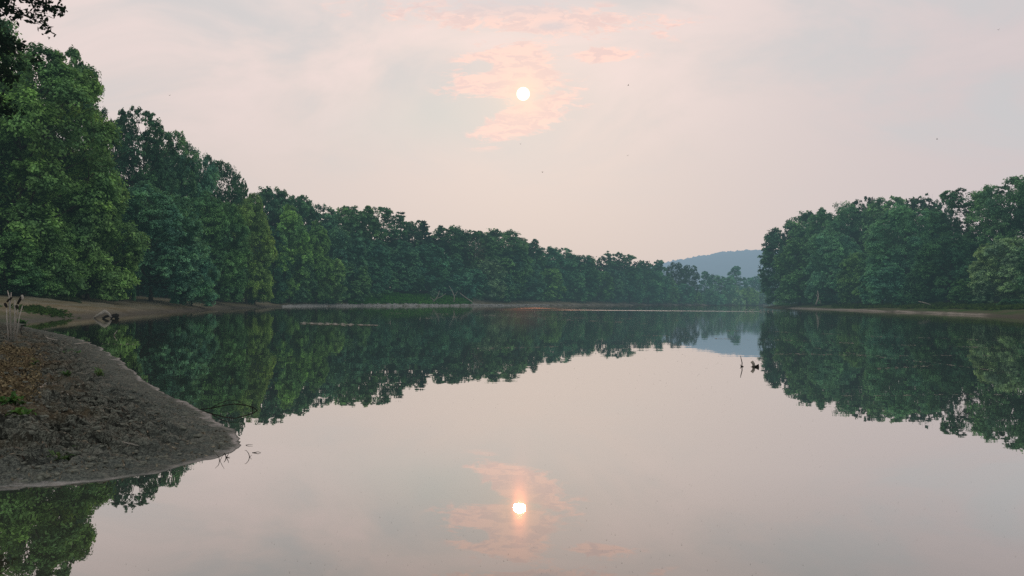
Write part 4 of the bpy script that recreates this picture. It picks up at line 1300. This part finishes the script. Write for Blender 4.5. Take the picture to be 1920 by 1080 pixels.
wv = t.comb(u, t.m('MULTIPLY', v, 3.0), 1.3)
cl = t.noise(wv, 19.0, 9, 0.70, 0.5)
cl2 = t.noise(t.comb(u, t.m('MULTIPLY', v, 2.8), 4.7), 42.0, 6, 0.62, 0.5)
k = lambda px, py: ((px - 960) / F, (563.5 + (px - 960) * 0.009 - py) / F)
m1 = blob(*k(950, 150), 0.072, 0.046, 0.10)
m2 = blob(*k(985, 214), 0.066, 0.026, 0.30)
m3 = blob(*k(980, 30), 0.21, 0.022, -0.05)
m4 = blob(*k(1120, 103), 0.05, 0.010, 0.05)
mm = t.m('MAXIMUM', t.m('MAXIMUM', m1, m2), t.m('MAXIMUM', t.m('MULTIPLY', m3, 0.66), t.m('MULTIPLY', m4, 0.85)))
hole = t.m('MAXIMUM', blob(*k(905, 193), 0.040, 0.011, 0.12), blob(*k(900, 122), 0.016, 0.008))
mm = t.m('SUBTRACT', mm, t.m('MULTIPLY', hole, 0.8), clamp=True)
dens = t.m('MULTIPLY', t.smooth(mm, 0.06, 0.25), t.smooth(t.m('ADD', mm, t.m('MULTIPLY', t.m('SUBTRACT', cl, 0.5), 2.4)), 0.22, 0.56))
grad = t.mix(t.m('MULTIPLY', dens, 0.95), grad, (0.98, 0.675, 0.60))
wr = t.m('MULTIPLY', t.smooth(cl2, 0.45, 0.58), dens)
grad = t.mix(t.m('MULTIPLY', wr, 0.85), grad, (0.76, 0.585, 0.57))
gb = blob(*k(835, 215), 0.14, 0.040, 0.1)
grad = t.mix(t.m('MULTIPLY', t.m('MULTIPLY', gb, t.m('SUBTRACT', 1.0, dens)), 0.65), grad, (0.60, 0.62, 0.60))
gt = t.m('MAXIMUM', blob(*k(930, 6), 0.12, 0.016), blob(*k(1036, 46), 0.028, 0.008))
grad = t.mix(t.m('MULTIPLY', gt, 0.7), grad, (0.62, 0.60, 0.63))
# sun disc and its glow in the smoke
dotp = t.vm('DOT_PRODUCT', dirn, tuple(sun_dir), out=1)
ang = t.m('ARCCOSINE', t.m('MINIMUM', dotp, 0.9999999))
glow = t.m('EXPONENT', t.m('MULTIPLY', ang, -65.0))
glow2 = t.m('EXPONENT', t.m('MULTIPLY', ang, -6.0))
disc = t.smooth(ang, math.radians(0.38), math.radians(0.49), 1.0, 0.0)
c = t.mix(t.m('MULTIPLY', glow, 0.9), grad, (1.15, 0.82, 0.58))
c = t.mix(t.m('MULTIPLY', glow2, 0.16), c, (0.84, 0.66, 0.60))
c = t.mix(disc, c, (6.0, 4.6, 3.0))
bg1 = t.node('ShaderNodeBackground'); t.put(bg1.inputs[0], c); bg1.inputs[1].default_value = 1.0
bg2 = t.node('ShaderNodeBackground'); t.put(bg2.inputs[0], sky.outputs[0]); bg2.inputs[1].default_value = 0.0012
ad = t.node('ShaderNodeAddShader'); t.l.new(bg1.outputs[0], ad.inputs[0]); t.l.new(bg2.outputs[0], ad.inputs[1])
wo = t.node('ShaderNodeOutputWorld'); t.l.new(ad.outputs[0], wo.inputs[0])

cam = bpy.data.cameras.new('camera'); co = bpy.data.objects.new('camera', cam); COL.objects.link(co)
cam.sensor_width = 36; cam.lens = 27.0; cam.clip_start = 0.1; cam.clip_end = 20000
Mx = Matrix(((r_[0], u_[0], -f_[0], 0), (r_[1], u_[1], -f_[1], 0), (r_[2], u_[2], -f_[2], H_CAM), (0, 0, 0, 1)))
co.matrix_world = Mx
sc.camera = co

sc.view_settings.view_transform = 'Standard'; sc.view_settings.look = 'None'
sc.view_settings.exposure = 0; sc.view_settings.gamma = 1
sc.cycles.max_bounces = 6; sc.cycles.diffuse_bounces = 3; sc.cycles.glossy_bounces = 3; sc.cycles.transmission_bounces = 4
sc.cycles.use_denoising = False
sc.cycles.sample_clamp_indirect = 8
